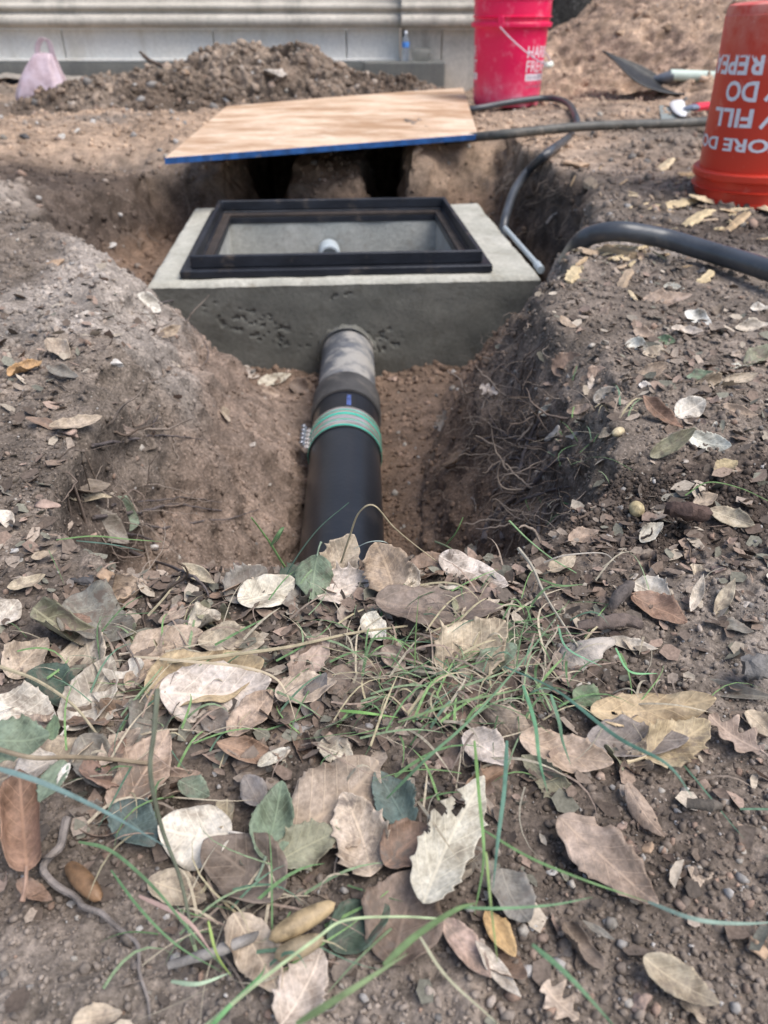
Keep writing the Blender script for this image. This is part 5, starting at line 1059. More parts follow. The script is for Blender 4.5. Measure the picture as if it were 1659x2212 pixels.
STN = [(1262, 1440, 128, .62, 'pale', 'largest pale rounded stone right of the grass tuft'), (1222, 1477, 58, .6, 'pink', 'smaller blocky stone touching the largest pale stone'), (650, 1582, 50, .75, 'grey', 'speckled grey pebble in the middle of the litter'),
 (230, 1252, 42, .7, 'tan', 'tan stone behind the dark seed on the left'), (748, 1296, 30, .6, 'pale', 'pale pebble below the dusty green leaf'), (985, 1003, 62, .8, 'brown', 'round brown stone stuck in the right trench slope'),
 (1250, 362, 62, .4, 'tan', 'flat tan stone on the bank right of the basin'), (1345, 76, 34, .75, 'tan', 'round stone on the face of the sand pile'), (1445, 66, 26, .9, 'brown', 'brown stone high on the sand pile beside a white chip'), (1645, 30, 40, .9, 'brown', 'brown stone at the edge of the orange bucket'),
 (260, 1400, 26, .7, 'pink', 'pink pebble among the left litter'), (1340, 1100, 20, .7, 'grey', 'grey pebble on the dark soil patch'), (1490, 1075, 30, .6, 'grey', 'grey pebble near the right root chunk'), (1555, 1235, 40, .6, 'pink', 'pink stone on the gravel near the right edge'),
 (1320, 1165, 22, .6, 'pale', 'light pebble on the dark soil'), (1200, 945, 42, .9, 'grey', 'angular grey stone embedded beside the roots'), (1240, 945, 26, .8, 'grey', 'second small stone beside the roots'), (155, 940, 44, .7, 'pink', 'pinkish stone half buried in the left bank'),
 (100, 1095, 50, .5, 'pink', 'flat pink stone on the left bank ledge'), (30, 1195, 30, .6, 'white', 'chalky white stone near the left edge'), (40, 1215, 24, .6, 'white', 'lumpy pale stone below the chalky one'), (490, 215, 22, .6, 'white', 'white stone on the rubble pile behind the board'),
 (400, 158, 26, .6, 'tan', 'large pale stone high on the rubble pile'), (595, 160, 55, .45, 'pale', 'long pale slab on the rubble pile'), (715, 235, 22, .6, 'white', 'white pebble behind the plywood board'), (130, 300, 26, .7, 'white', 'white clod left of the plywood board'), (165, 290, 28, .7, 'white', 'second white clod nearer the board'),
 (55, 300, 30, .6, 'dark', 'black lump on the far left ground'), (545, 965, 24, .6, 'pale', 'pale pebble on the left trench slope'), (850, 822, 30, .5, 'pink', 'flat pinkish pebble at the foot of the basin wall'), (1480, 1000, 18, .6, 'pale', 'tiny pale pebble on the right bank'),
 (1150, 2010, 30, .8, 'white', 'bluish white pebble pair in the lower right soil'), (1195, 1890, 26, .8, 'white', 'small white pebble left of the dusty brown leaf'), (1216, 1898, 22, .8, 'grey', 'small grey pebble beside the white one'), (1345, 1790, 30, .8, 'pink', 'pink pebble near the pale pink curled leaf'),
 (1400, 1840, 34, .7, 'tan', 'tan pebble cluster stone at lower right'), (1640, 2060, 60, .6, 'tan', 'blurred tan stone at the right edge near the bottom'), (1385, 2180, 55, .7, 'pink', 'blurred pinkish stone at the bottom right'), (155, 1958, 30, .8, 'grey', 'small grey pebble beside the left acorn'),
 (298, 2012, 20, .8, 'white', 'tiny white pebble in the lower left soil'), (510, 1905, 28, .8, 'tan', 'yellowish pebble under the mud coated leaf'), (1500, 1215, 28, .6, 'pink', 'reddish pebble on the right gravel'), (1370, 1250, 20, .6, 'pale', 'pale pebble just behind the bitten leaf'),
 (1600, 430, 28, .8, 'tan', 'small round stone in front of the orange bucket'), (1320, 470, 24, .7, 'grey', 'grey stone on the bank above the black hose'), (1515, 590, 26, .7, 'dark', 'dark pebble below the black hose'), (240, 535, 30, .5, 'white', 'elongated white stone on the left pit slope'), (250, 790, 34, .8, 'white', 'bright white lumpy clod on the left bank'),
 (120, 575, 40, .6, 'tan', 'cream clod at the left above the bank'), (1530, 1190, 20, .6, 'grey', 'small grey stone on the right gravel'), (1610, 1310, 24, .6, 'pale', 'pale stone near the right margin'), (1410, 1235, 24, .7, 'white', 'off white pebble on the right gravel')]
for q in STN: stone(*q, **(dict(sink=.05) if q[2] > 50 and q[1] > 1400 else {}))
# dark smooth seed, acorns
def acorn(p0, p1, r_, col, label, cup=True, h=.004, split=False):
    P, n = scene_hit((p0[0] + p1[0]) / 2, (p0[1] + p1[1]) / 2); z = P.z + h; A_, B_ = atz(*p0, z), atz(*p1, z); L = (B_ - A_).length; root = empty('acorn', (A_ + B_) / 2)
    x = (B_ - A_).normalized(); y = Vector((0, 0, 1)).cross(x).normalized(); root.rotation_euler = Matrix((x, y, x.cross(y))).transposed().to_euler()
    M_ = Matrix.Translation((-L / 2, 0, 0)) @ Matrix.Rotation(R(90), 4, 'Y'); prof = [(0, 0)] + [(r_ * L * math.sin(pi * t) ** .38 * (1 - .12 * t), L * t) for t in [i / 14 for i in range(1, 14)]] + [(0, L)]
    mb = MB()
    if split: mb.lathe(prof, 24, R(8), R(172), M=M_ @ Matrix.Rotation(R(90), 4, 'Z'))
    else: mb.lathe(prof, 28, M=M_)
    mb.build('nut', M_SEED, root, color=col)
    if cup:
        mb = MB(); mb.lathe([(0, -.0012)] + [(r_ * L * 1.08 * math.sin(pi * t) ** .55, L * t - .001) for t in (.04, .08, .14, .2, .26)] + [(r_ * L * .9, L * .26)], 28, M=M_); mb.build('cap', M_ROOT, root, color=(.17, .125, .09))
    return tag(root, label, 'acorn', 'acorns in the litter')
acorn((580, 2030), (725, 1950), .15, (.34, .25, .14), 'upper half of the split tan acorn shell at the bottom', cup=False, h=.017)
acorn((592, 2068), (700, 2025), .20, (.27, .21, .13), 'lower half of the split tan acorn shell at the bottom', cup=False, h=.014)
acorn((145, 1865), (218, 1945), .17, (.20, .115, .06), 'brown acorn with muddy end at the lower left', cup=False)
acorn((1380, 1110), (1370, 1088), .42, (.45, .36, .20), 'pale upright acorn standing in the dark soil patch', cup=False, h=.006)
acorn((1346, 928), (1324, 938), .30, (.55, .45, .28), 'cream acorn with a papery stalk on the right bank', cup=False)
stone(182, 1262, 62, .35, 'dark', 'smooth dark oval seed on the left soil', 'seed_pod', 'seed pod', .25, None)
def pod(pts, r_, col, label, name='seed_pod', cat='seed pod', mat=M_ROOT):
    P = spline([atz(x, y, z) for x, y, z in pts], 5); o0 = P[0].copy(); n = len(P); mb = MB(); mb.tube([p - o0 for p in P], [r_ * (.45 + .55 * math.sin(pi * (i + .5) / n) ** .4) * (1 + .3 * mnoise.noise(Vector((i * .9, r_ * 900, 1)))) for i in range(n)], 14)
    mb.v = [tuple(Vector(v) * 1.0 + Vector((mnoise.noise(Vector(v) * 260), mnoise.noise(Vector(v) * 260 + Vector((4, 4, 4))), mnoise.noise(Vector(v) * 300))) * r_ * .38) for v in mb.v]; o = mb.build(name, mat, color=col); o.location = o0; return tag(o, label, cat)
pod([(1250, 1352, .012), (1300, 1345, .014), (1345, 1340, .014), (1385, 1348, .012)], .0042, (.13, .10, .085), 'brown grey twig piece on the gravel left of the reddish brown leaf', 'twig', 'twig')
pod([(1322, 1310, .012), (1340, 1285, .018), (1362, 1262, .016)], .0040, (.12, .10, .09), 'upright grey bark strip behind the brown grey twig', 'bark_strip', 'bark')
pod([(1605, 1445, .010), (1640, 1440, .012), (1690, 1440, .012)], .0070, (.20, .185, .17), 'grey pointed pod cut by the right edge', 'seed_pod', 'seed pod')
pod([(1440, 1098, .020), (1480, 1103, .024), (1530, 1112, .022)], .0065, (.085, .055, .045), 'dark brown root chunk sticking out of the soil patch', 'root_chunk', 'root')
pod([(1485, 1735, .012), (1525, 1738, .014), (1555, 1740, .012)], .0030, (.10, .085, .07), 'dark blocky twig piece on the lower right soil', 'twig', 'twig')
pod([(365, 2085, .006), (450, 2060, .010), (520, 2035, .010), (565, 2015, .008)], .0022, (.24, .22, .20), 'grey twig left of the split acorn', 'twig', 'twig', M_ROOT)

# ------------------------------------------------------------------ stalks, straws, grass blades as single things
def blade(pts, w_, col, label, name='grass_blade', cat='grass blade', group='long grass blades and straws in the foreground', flat=True):
    P0 = []
    for q in pts:
        X, Y, h = q; p = atz(X, Y, h + .003) if len(q) == 3 else q; P0.append(p)
    P = spline(P0, 7); o0 = P[0].copy(); n = len(P); mb = MB()
    if flat:
        rows = []
        for i, p in enumerate(P):
            t = (P[min(i + 1, n - 1)] - P[max(i - 1, 0)]).normalized(); s_ = t.cross(Vector((math.sin(i * .25) * .3, -.5, 1)).normalized()).normalized(); ww = w_ * (1 - (i / (n - 1)) ** 2.5 * .92) * (.6 + .4 * min(1, i / 3)); u2 = s_.cross(t)
            ww *= .46; rows.append([p - o0 - s_ * ww, p - o0 + u2 * ww * .35, p - o0 + s_ * ww, p - o0 + u2 * ww * .30 - Vector((0, 0, .0002))])
        mb.grid(rows, closed=True, caps=True)
    else: mb.tube([p - o0 for p in P], [w_ * (1 - .5 * i / n) for i in range(n)], 6)
    o = mb.build(name, M_STEM, color=col); o.location = o0; return tag(o, label, cat, group)
GR, GR2, GB, ST, PK = (.10, .17, .07), (.15, .24, .09), (.10, .16, .12), (.38, .32, .21), (.30, .21, .17)
BL = [
 ([(605, 1268, .004), (640, 1205, .03), (690, 1140, .055), (753, 1086, .075)], .0006, GB, 'thin green stalk slanting across the lower pipe', False),
 ([(737, 1215, .02), (755, 1160, .045), (775, 1108, .068), (808, 1092, .075), (850, 1138, .055), (900, 1180, .03), (960, 1225, .006)], .0007, ST, 'bent straw arching in front of the pipe', False),
 ([(765, 1185, .03), (800, 1170, .04), (835, 1172, .038), (850, 1195, .02)], .0008, (.34, .38, .33), 'grey green curl of grass over the pipe edge', True),
 ([(622, 1235, .003), (600, 1200, .02), (583, 1172, .035), (560, 1140, .05), (543, 1118, .062)], .0009, GR2, 'bright green seedling stem left of the pipe', False),
 ([(584, 1180, .034), (603, 1150, .045), (612, 1140, .044), (600, 1165, .036), (588, 1178, .03)], .0022, GR, 'folded green seedling leaf on the stem left of the pipe', True),
 ([(122, 1166, .006), (200, 1158, .014), (280, 1165, .016), (350, 1170, .014)], .0014, GR2, 'green grass blade lying across the left rim', True),
 ([(165, 1168, .004), (240, 1176, .006), (310, 1190, .004)], .0013, GB, 'dull grass blade below the one on the left rim', True),
 ([(105, 1188, .02), (125, 1230, .012), (140, 1265, .003)], .0006, GR, 'short upright green blade beside the dark seed', True),
 ([(1100, 1125, .045), (1140, 1165, .03), (1190, 1205, .014), (1245, 1238, .004)], .0007, (.22, .34, .17), 'thin green stem slanting down right of the lip', False),
 ([(1120, 1185, .01), (1150, 1225, .012), (1180, 1290, .010), (1250, 1400, .006)], .0014, (.36, .32, .25), 'dry straw stem running down the right of the lip', False),
 ([(1165, 1250, .006), (1210, 1265, .010), (1260, 1262, .008)], .0020, GR, 'broad green blade on the gravel beside the straw stem', True),
 ([(345, 1432, .014), (470, 1418, .018), (620, 1398, .016), (760, 1368, .014), (880, 1352, .008)], .0013, ST, 'long straw crossing above the biggest pale leaf', False),
 ([(290, 1418, .014), (400, 1428, .022), (520, 1440, .024), (590, 1462, .020), (620, 1500, .014), (640, 1560, .01)], .0018, (.44, .36, .25), 'flat straw draped over the biggest pale leaf', True),
 ([(320, 1330, .008), (360, 1285, .016), (388, 1245, .022)], .0009, ST, 'short straw pointing up from the left soil', False),
 ([(896, 1445, .004), (898, 1370, .025), (905, 1280, .050)], .0009, GR2, 'single vertical green stem in the centre of the lip', True),
 ([(0, 1440, .012), (80, 1470, .012), (160, 1525, .010), (220, 1600, .006)], .0012, ST, 'yellow straw slanting down at the far left', False),
 ([(-20, 1655, .09), (90, 1690, .085), (220, 1750, .070), (370, 1835, .045)], .0022, (.13, .20, .19), 'blurred blue green blade slanting in from the left', True),
 ([(340, 1490, .085), (333, 1580, .080), (325, 1670, .070), (350, 1790, .045), (390, 1900, .025), (420, 2040, .004)], .0012, (.12, .13, .09), 'dark thin stem standing in front of the left litter', False),
 ([(835, 1725, .02), (920, 1640, .045), (1010, 1560, .060), (1110, 1450, .075), (1212, 1320, .090)], .0015, (.14, .24, .13), 'long blurred green blade rising to the right from the tuft', True),
 ([(860, 1560, .03), (980, 1520, .045), (1080, 1498, .055), (1160, 1480, .06)], .0014, (.22, .30, .14), 'blurred seed stalk crossing the long green blade', True),
 ([(1090, 1440, .03), (1200, 1490, .06), (1330, 1590, .075), (1440, 1650, .080), (1495, 1720, .07)], .0022, (.085, .17, .125), 'wide blue green blade arching to the lower right', True),
 ([(1130, 1480, .06), (1155, 1560, .062), (1165, 1640, .058), (1182, 1710, .05)], .0022, (.10, .22, .12), 'drooping dark green blade right of the tuft', True),
 ([(1190, 1500, .06), (1208, 1560, .058), (1215, 1600, .052), (1232, 1650, .045)], .0020, (.12, .21, .13), 'second drooping green blade right of the tuft', True),
 ([(1025, 1600, .04), (1035, 1720, .050), (1045, 1850, .045), (1025, 1975, .040)], .0018, (.15, .26, .09), 'blurred light green blade hanging down in the lower centre', True),
 ([(1095, 1600, .05), (1090, 1700, .055), (1075, 1820, .048), (1065, 1920, .04)], .0022, (.09, .18, .13), 'blurred teal blade beside the light green one', True),
 ([(1050, 1840, .05), (1060, 1950, .045), (1075, 2080, .035)], .0013, (.19, .26, .09), 'blurred yellow green stem in the lower centre', True),
 ([(1040, 1790, .035), (1140, 1850, .045), (1260, 1900, .048), (1400, 1948, .040)], .0013, (.15, .25, .10), 'long green stem over the dusty brown leaf at lower right', True),
 ([(1400, 1948, .035), (1500, 1985, .045), (1600, 1995, .04), (1700, 1990, .03)], .0018, (.20, .27, .22), 'grey green stem leaving at the right edge', True),
 ([(985, 1960, .045), (1080, 1962, .048), (1190, 1955, .045), (1280, 1938, .04)], .0012, (.12, .22, .11), 'green stem lying level in the lower centre', True),
 ([(829, 2085, .06), (900, 2020, .058), (985, 1965, .05), (1030, 1950, .045)], .0026, (.11, .17, .07), 'thick blurred green stem at the bottom centre', True),
 ([(640, 2212, .05), (740, 2150, .06), (880, 2060, .06)], .0026, (.16, .22, .10), 'thick blurred dark stem beside it at the bottom', True),
 ([(1150, 2040, .04), (1230, 2110, .045), (1330, 2220, .045)], .0022, (.12, .21, .11), 'blurred green blade running off the bottom', True),
 ([(905, 2020, .03), (965, 2110, .032), (1080, 2215, .03)], .0014, (.38, .36, .24), 'blurred straw forking at the bottom', True),
 ([(170, 1818, .012), (240, 1838, .020), (330, 1915, .028), (410, 2010, .024), (488, 2095, .014)], .0016, (.14, .23, .11), 'long green blade running down the lower left', True),
 ([(240, 1880, .018), (300, 1960, .026), (380, 2040, .022), (480, 2100, .012)], .0012, (.11, .20, .09), 'thin green blade parallel to the long lower left one', True),
 ([(300, 1935, .02), (400, 1985, .022), (460, 2060, .016)], .0020, (.38, .26, .22), 'pinkish dry blade at the lower left', True),
 ([(440, 2220, .020), (560, 2120, .030), (680, 2030, .035), (745, 1988, .034), (860, 1980, .030), (960, 1985, .026)], .0008, (.38, .46, .26), 'seed stalk crossing in front of the split acorn', False),
 ([(450, 1990, .03), (468, 2060, .024), (500, 2110, .012)], .0012, (.26, .34, .10), 'short yellow green shoot at the lower left', True),
 ([(370, 2120, .01), (430, 2125, .014), (500, 2100, .010)], .0018, (.30, .38, .26), 'flat grey green blade in the lower left tuft', True),
 ([(430, 2250, .02), (490, 2180, .026), (560, 2110, .018), (575, 2080, .01)], .0018, (.14, .30, .12), 'green blade at the bottom of the lower left tuft', True),
 ([(255, 1365, .01), (300, 1440, .012), (290, 1480, .01)], .0008, (.20, .16, .13), 'thin dark stem in the left litter', False),
 ([(735, 1535, .012), (790, 1540, .016), (860, 1550, .012)], .0020, (.15, .28, .08), 'bright green flat blade in the centre litter', True),
 ([(1330, 1400, .012), (1360, 1450, .016), (1420, 1455, .014)], .0018, (.18, .38, .18), 'green sprig above the big ochre leaf', True),
 ([(1205, 1350, .01), (1225, 1400, .014), (1300, 1440, .010)], .0018, (.14, .28, .17), 'green blade above the largest pale stone', True),
 ([(965, 1175, .012), (985, 1150, .028), (1000, 1118, .04)], .0006, GR2, 'tiny green stem at the lip right of the pipe', False),
 ([(940, 1170, .012), (965, 1180, .016), (990, 1195, .010)], .0008, (.12, .14, .08), 'dark curled grass bit at the lip', False),
 ([(1480, 1070, .012), (1530, 1042, .020), (1600, 1055, .018), (1665, 1085, .008)], .0006, GR2, 'fine green stem arching near the right edge', False),
 ([(1175, 1215, .01), (1220, 1200, .016), (1300, 1195, .014), (1330, 1215, .008)], .0007, (.36, .32, .27), 'pale wiry stem looped on the right soil', False),
]
for pts, w_, col, lab, fl in BL: blade(pts, w_, col, lab, flat=fl)
def rootp(pts, r_, col, label, name='root', cat='root', group='bare roots hanging out of the trench sides', dz=.006):
    P0 = []
    for X, Y in pts:
        p, n = hit(X, Y); P0.append(p + (CAM - p).normalized() * dz)
    P = spline(P0, 6); P = [p + Vector((mnoise.noise(p * 90), mnoise.noise(p * 90 + Vector((5, 5, 5))), mnoise.noise(p * 90 + Vector((9, 0, 3))))) * .0022 for p in P]; o0 = P[0].copy(); n = len(P); mb = MB(); mb.tube([p - o0 for p in P], [r_ * (1 - .75 * i / n) for i in range(n)], 7); o = mb.build(name, M_ROOT, color=col); o.location = o0; return tag(o, label, cat, group)
RC = (.12, .10, .095)
RT = [([(1045, 1170), (1055, 1135), (1095, 1090), (1150, 1045), (1195, 1000), (1240, 990)], .0045, 'thickest forked root rising across the right trench wall'),
 ([(1085, 1165), (1090, 1120), (1130, 1080), (1190, 1060), (1230, 1050)], .0028, 'second root below the thickest one on the right wall'),
 ([(1120, 1030), (1140, 960), (1170, 900), (1200, 860)], .0026, 'root climbing beside the grass on the right wall'),
 ([(1160, 1160), (1175, 1110), (1200, 1080), (1235, 1070)], .0022, 'short root near the lip on the right wall'),
 ([(1030, 800), (1075, 790), (1110, 810), (1140, 850)], .0014, 'thin root curling near the basin corner'),
 ([(1180, 482), (1200, 462), (1235, 455), (1275, 450)], .0045, 'pale crooked root in the wall behind the basin'),
 ([(1010, 985), (1045, 950), (1100, 940), (1160, 950)], .0018, 'thin root stretched over the round brown stone'),
 ([(1060, 905), (1085, 935), (1130, 950), (1180, 940)], .0020, 'looping root in the middle of the right tangle'),
 ([(1055, 1015), (1110, 990), (1150, 1000), (1200, 960)], .0020, 'wavy root across the right tangle'),
 ([(205, 1118), (300, 1105), (380, 1090), (450, 1100), (530, 1110)], .0020, 'long dark root reaching out from the left rim'),
 ([(300, 1130), (350, 1140), (430, 1125), (500, 1120), (560, 1100)], .0016, 'second dark root reaching out from the left rim'),
 ([(240, 1090), (320, 1082), (400, 1075), (480, 1085)], .0013, 'fine upper root at the left rim'),
 ([(270, 1150), (330, 1170), (340, 1220), (325, 1270)], .0014, 'root hanging straight down at the left of the trench'),
 ([(280, 1190), (340, 1215), (400, 1235), (440, 1270), (450, 1290)], .0018, 'root drooping into the near left corner'),
 ([(200, 960), (280, 950), (340, 940), (400, 945), (440, 950)], .0018, 'dark twiggy root higher on the left bank'),
 ([(330, 935), (335, 910), (345, 890)], .0012, 'short upright spur on the left bank root'),
 ([(340, 655), (400, 645), (450, 650)], .0020, 'root tip poking over the basin corner'),
 ([(400, 690), (430, 720), (450, 760), (440, 790)], .0018, 'root lying against the left of the basin face'),
 ([(150, 1770), (125, 1830), (90, 1880), (150, 1930), (210, 1975), (265, 2010), (300, 2080), (325, 2200)], .0022, 'winding grey root across the lower left soil')]
for pts, r_, lab in RT: rootp(pts, r_, RC if 'pale' not in lab and 'grey' not in lab else (.22, .19, .17), lab)
rootp([(300, 112), (330, 135), (365, 150), (402, 168)], .009, (.10, .075, .06), 'dead branch leaning out of the rubble pile by the plastic bag', 'branch', 'branch', None, .0)
br = bpy.data.objects.get('branch')
# re-lay the branch clear of the heap
if br:
    P = spline([aty(302, 112, 3.95), aty(325, 132, 3.93), aty(360, 146, 3.92), aty(410, 172, 3.92)], 5); mb = MB(); mb.tube([p - P[0] for p in P], [.006, .006] + [.009] * (len(P) - 4) + [.010, .011], 8); tmp = mb.build('branch', M_ROOT, color=(.10, .075, .06)); tmp.location = P[0]; tag(tmp, br['label'], 'branch'); bpy.data.objects.remove(br); tmp.name = 'branch'

# ------------------------------------------------------------------ split wood chips round the orange bucket and black hose
def chip(x, y, L, w_, th, az, label, seed, col):
    rg = random.Random(seed); mb = MB(); n = 9; rows = []
    for i in range(n):
        t = i / (n - 1) - .5; ww = w_ * (.35 + .65 * math.sin(pi * (i + .6) / (n + .2)) ** .4) * (1 + rg.uniform(-.3, .3)); off = rg.uniform(-.12, .12) * w_; t2 = th * (1 + rg.uniform(-.3, .3)) * (.5 if i in (0, n - 1) else 1)
        rows.append([Vector((t * L + rg.uniform(-.02, .02) * L, off - ww / 2, 0)), Vector((t * L, off - ww * .2, t2 * rg.uniform(.8, 1.3))), Vector((t * L + rg.uniform(-.02, .02) * L, off + ww / 2, t2 * .6)), Vector((t * L, off, -t2 * .3))])
    mb.grid(rows, closed=True, caps=True); o = mb.build('wood_splinter', M_WOODCHIP, color=col, smooth=False)
    nrm = gnorm(x, y); xx_ = Vector((math.cos(az), math.sin(az), 0)); yy_ = nrm.cross(xx_).normalized(); m = Matrix((yy_.cross(nrm), yy_, nrm)).transposed().to_4x4(); m.translation = Vector((x, y, gz(x, y) + .004)); o.matrix_world = m @ Matrix.Rotation(rg.uniform(-.3, .3), 4, 'Y') @ Matrix.Rotation(rg.uniform(-.4, .4), 4, 'X')
    return tag(o, label, 'wood splinter', 'split wood splinters on the right bank')
WC = [(.52, .41, .25), (.58, .46, .30), (.46, .33, .20), (.40, .30, .21)]
BIG = [(1400, 452, 1500, 440, 'longest pale splinter left of the orange bucket'), (1490, 450, 1560, 425, 'flat grey white splinter touching the orange bucket'), (1300, 545, 1385, 560, 'shredded splinter below the start of the black hose'), (1250, 556, 1300, 545, 'ragged pale splinter at the pit edge'),
 (1480, 490, 1530, 470, 'thick splinter behind the arch of the black hose'), (1630, 440, 1670, 470, 'pale bundle of splinters at the right edge in front of the bucket'), (1560, 500, 1610, 485, 'curled splinter above the black hose'), (1340, 620, 1360, 600, 'small upright splinter on the bank below the hose'), (1225, 612, 1245, 596, 'blocky chip beside the basin corner'), (1420, 370, 1450, 355, 'splinter left of the bucket rim'), (1465, 385, 1500, 380, 'thin splinter at the bucket rim'), (1260, 412, 1290, 405, 'pale chip on the bank behind the basin')]
for i, (xa, ya, xb, yb, lab) in enumerate(BIG):
    p, _ = hit(xa, ya); q, _ = hit(xb, yb); L = min(.16, (q - p).length); c = (p + q) / 2; chip(c.x, c.y, L, L * .24, .006, math.atan2(q.y - p.y, q.x - p.x), lab, i + 50, WC[i % 4])
for i in range(95):
    if i < 45: X, Y = random.uniform(1330, 1650), random.gauss(465, 32)
    elif i < 75: X, Y = random.gauss(1330, 70), random.gauss(555, 18)
    else: X, Y = random.uniform(1180, 1600), random.uniform(360, 660)
    p, n = hit(X, Y)
    if p.z < -.05 or n.z < .4: continue
    L = random.uniform(.010, .042); chip(p.x, p.y, L, L * random.uniform(.12, .35), .0025, random.gauss(.5, .8), ('short' if L < .024 else 'long') + ' pale wood splinter ' + ('on the ground in front of the orange bucket' if i < 45 and X > 1480 else 'left of the orange bucket' if i < 45 else 'below the black hose by the pit edge' if i < 75 else 'strewn over the far right bank'), 100 + i, random.choice(WC))

# ------------------------------------------------------------------ uncountable stuff: grass, fine roots, gravel and crumbs
def stuff(name, label, mb_v, mb_f, mat, col=None, cat=None):
    o = link_mesh(name, np_mesh(name, np.array(mb_v), np.array(mb_f), col=col), mat); return tag(o, label, cat, None, 'stuff')
def bulk_blades(spec, cols):
    V, F, C = [], [], []
    for (p, az, L, w_, lift, kink) in spec:
        b = len(V); n = 7; d = Vector((math.cos(az), math.sin(az), 0)); s_ = Vector((-d.y, d.x, 0)); c = random.choice(cols)
        for i in range(n):
            t = i / (n - 1); az2 = kink * t * t; dd = d * math.cos(az2) + s_ * math.sin(az2); q = p + dd * (L * t) + Vector((0, 0, lift * math.sin(pi * min(1, t * .8)) + .001)); ww = w_ * (1 - t ** 2.5 * .9)
            V += [tuple(q - s_ * ww), tuple(q + s_ * ww + Vector((0, 0, ww * .7)))]; C += [c, c]
            if i: F.append((b + 2 * i - 2, b + 2 * i - 1, b + 2 * i + 1, b + 2 * i))
    return V, F, np.array(C)
stuff('leaf_litter', 'broken bits of dead leaf mixed into the soil', stuff_later[0], stuff_later[1], M_CRUMB, np.array(stuff_later[2]), 'leaf litter')
spec = []
GZ = [(.04, .040, .325, .035, 150), (.075, .02, .35, .03, 60), (-.06, .05, .34, .03, 70), (-.15, .03, .33, .03, 40), (-.06, .02, .18, .01, 45), (-.125, .02, .27, .02, 30), (.13, .03, .33, .02, 25), (.02, .03, .29, .03, 90), (.185, .02, .66, .05, 60), (.02, .2, .33, .1, 60)]
for cx_, sx_, cy_, sy_, n in GZ:
    for k in range(n):
        x, y = random.gauss(cx_, sx_), random.gauss(cy_, sy_)
        if y < .12: continue
        L = random.uniform(.012, .05); spec.append((Vector((x, y, gz(x, y) + random.uniform(.0, .010))), random.gauss(.5, .9) + (pi if random.random() < .5 else 0), L, random.uniform(.00025, .0008) * (1.3 if y > .5 else 1), random.uniform(.001, .012), random.gauss(0, .28)))
V, F, C = bulk_blades(spec, [(.12, .20, .09), (.17, .27, .11), (.11, .18, .12), (.36, .31, .20), (.40, .34, .25), (.28, .21, .165), (.20, .26, .15), (.09, .14, .07), (.24, .19, .15), (.33, .29, .22)])
stuff('grass', 'green and dry grass tangled through the leaf litter', V, F, M_CRUMB, C, 'grass')
def bulk_tubes(lines, r_of, cols):
    V, F, C = [], [], []
    for P in lines:
        b = len(V); n = len(P); c = random.choice(cols); r0 = r_of()
        for i, p in enumerate(P):
            t = (P[min(i + 1, n - 1)] - P[max(i - 1, 0)]); t = t.normalized() if t.length > 1e-8 else Vector((1, 0, 0)); s_ = t.cross(Vector((.1, .2, 1))).normalized(); u_ = s_.cross(t); rr_ = r0 * (1 - .7 * i / n)
            for k in range(4): V.append(tuple(p + s_ * (math.cos(pi / 2 * k) * rr_) + u_ * (math.sin(pi / 2 * k) * rr_))); C.append(c)
            if i:
                for k in range(4): F.append((b + 4 * (i - 1) + k, b + 4 * (i - 1) + (k + 1) % 4, b + 4 * i + (k + 1) % 4, b + 4 * i + k))
    return V, F, np.array(C)
def rootlets(regions):
    L_ = []
    for (X, Y, sx_, sy_, n, ln, dirx, diry) in regions:
        for k in range(n):
            p, nn = hit(random.gauss(X, sx_), random.gauss(Y, sy_))
            if p.y > 2.6: continue
            d = Vector((random.gauss(dirx, .7), random.gauss(0, .6), random.gauss(diry, .5))).normalized(); P = [p - nn * .002]; st = ln * random.uniform(.4, 1) / 12
            for i in range(12):
                d = (d + Vector((random.gauss(0, .30), random.gauss(0, .30), random.gauss(-.02, .28)))).normalized(); q = P[-1] + d * st; zz = gz(q.x, q.y)
                if q.z < zz + .001: q.z = zz + .001
                P.append(q)
            L_.append(P)
    return L_
for nm, lab, reg in (('fine_roots', 'mass of fine hair roots on the right trench wall', [(1120, 1000, 60, 80, 190, .08, -.7, -.3), (1090, 880, 50, 50, 90, .07, -.8, -.2), (1180, 1110, 50, 30, 60, .06, -.5, -.5), (1100, 700, 40, 40, 50, .07, -.9, -.1)]),
                     ('fine_roots', 'thin rootlets sprouting from the left trench rim', [(270, 1110, 50, 40, 26, .09, .9, -.3), (300, 1210, 50, 30, 20, .08, .8, -.5), (380, 720, 40, 40, 24, .08, .9, -.2), (330, 930, 50, 20, 12, .07, .9, 0)]),
                     ('fine_roots', 'hair roots fraying from the pit wall behind the basin', [(1170, 420, 60, 50, 120, .12, -.2, -.9), (330, 470, 50, 40, 60, .10, .1, -.9), (1050, 380, 60, 20, 50, .10, 0, -.9)])):
    V, F, C = bulk_tubes(rootlets(reg), lambda: random.choice([.0002, .0003, .0003, .0004, .0005, .0007, .0010, .0017]), [(.17, .13, .105), (.23, .185, .15), (.12, .09, .07), (.27, .22, .18)])
    stuff(nm, lab, V, F, M_CRUMB, C, 'fine roots')
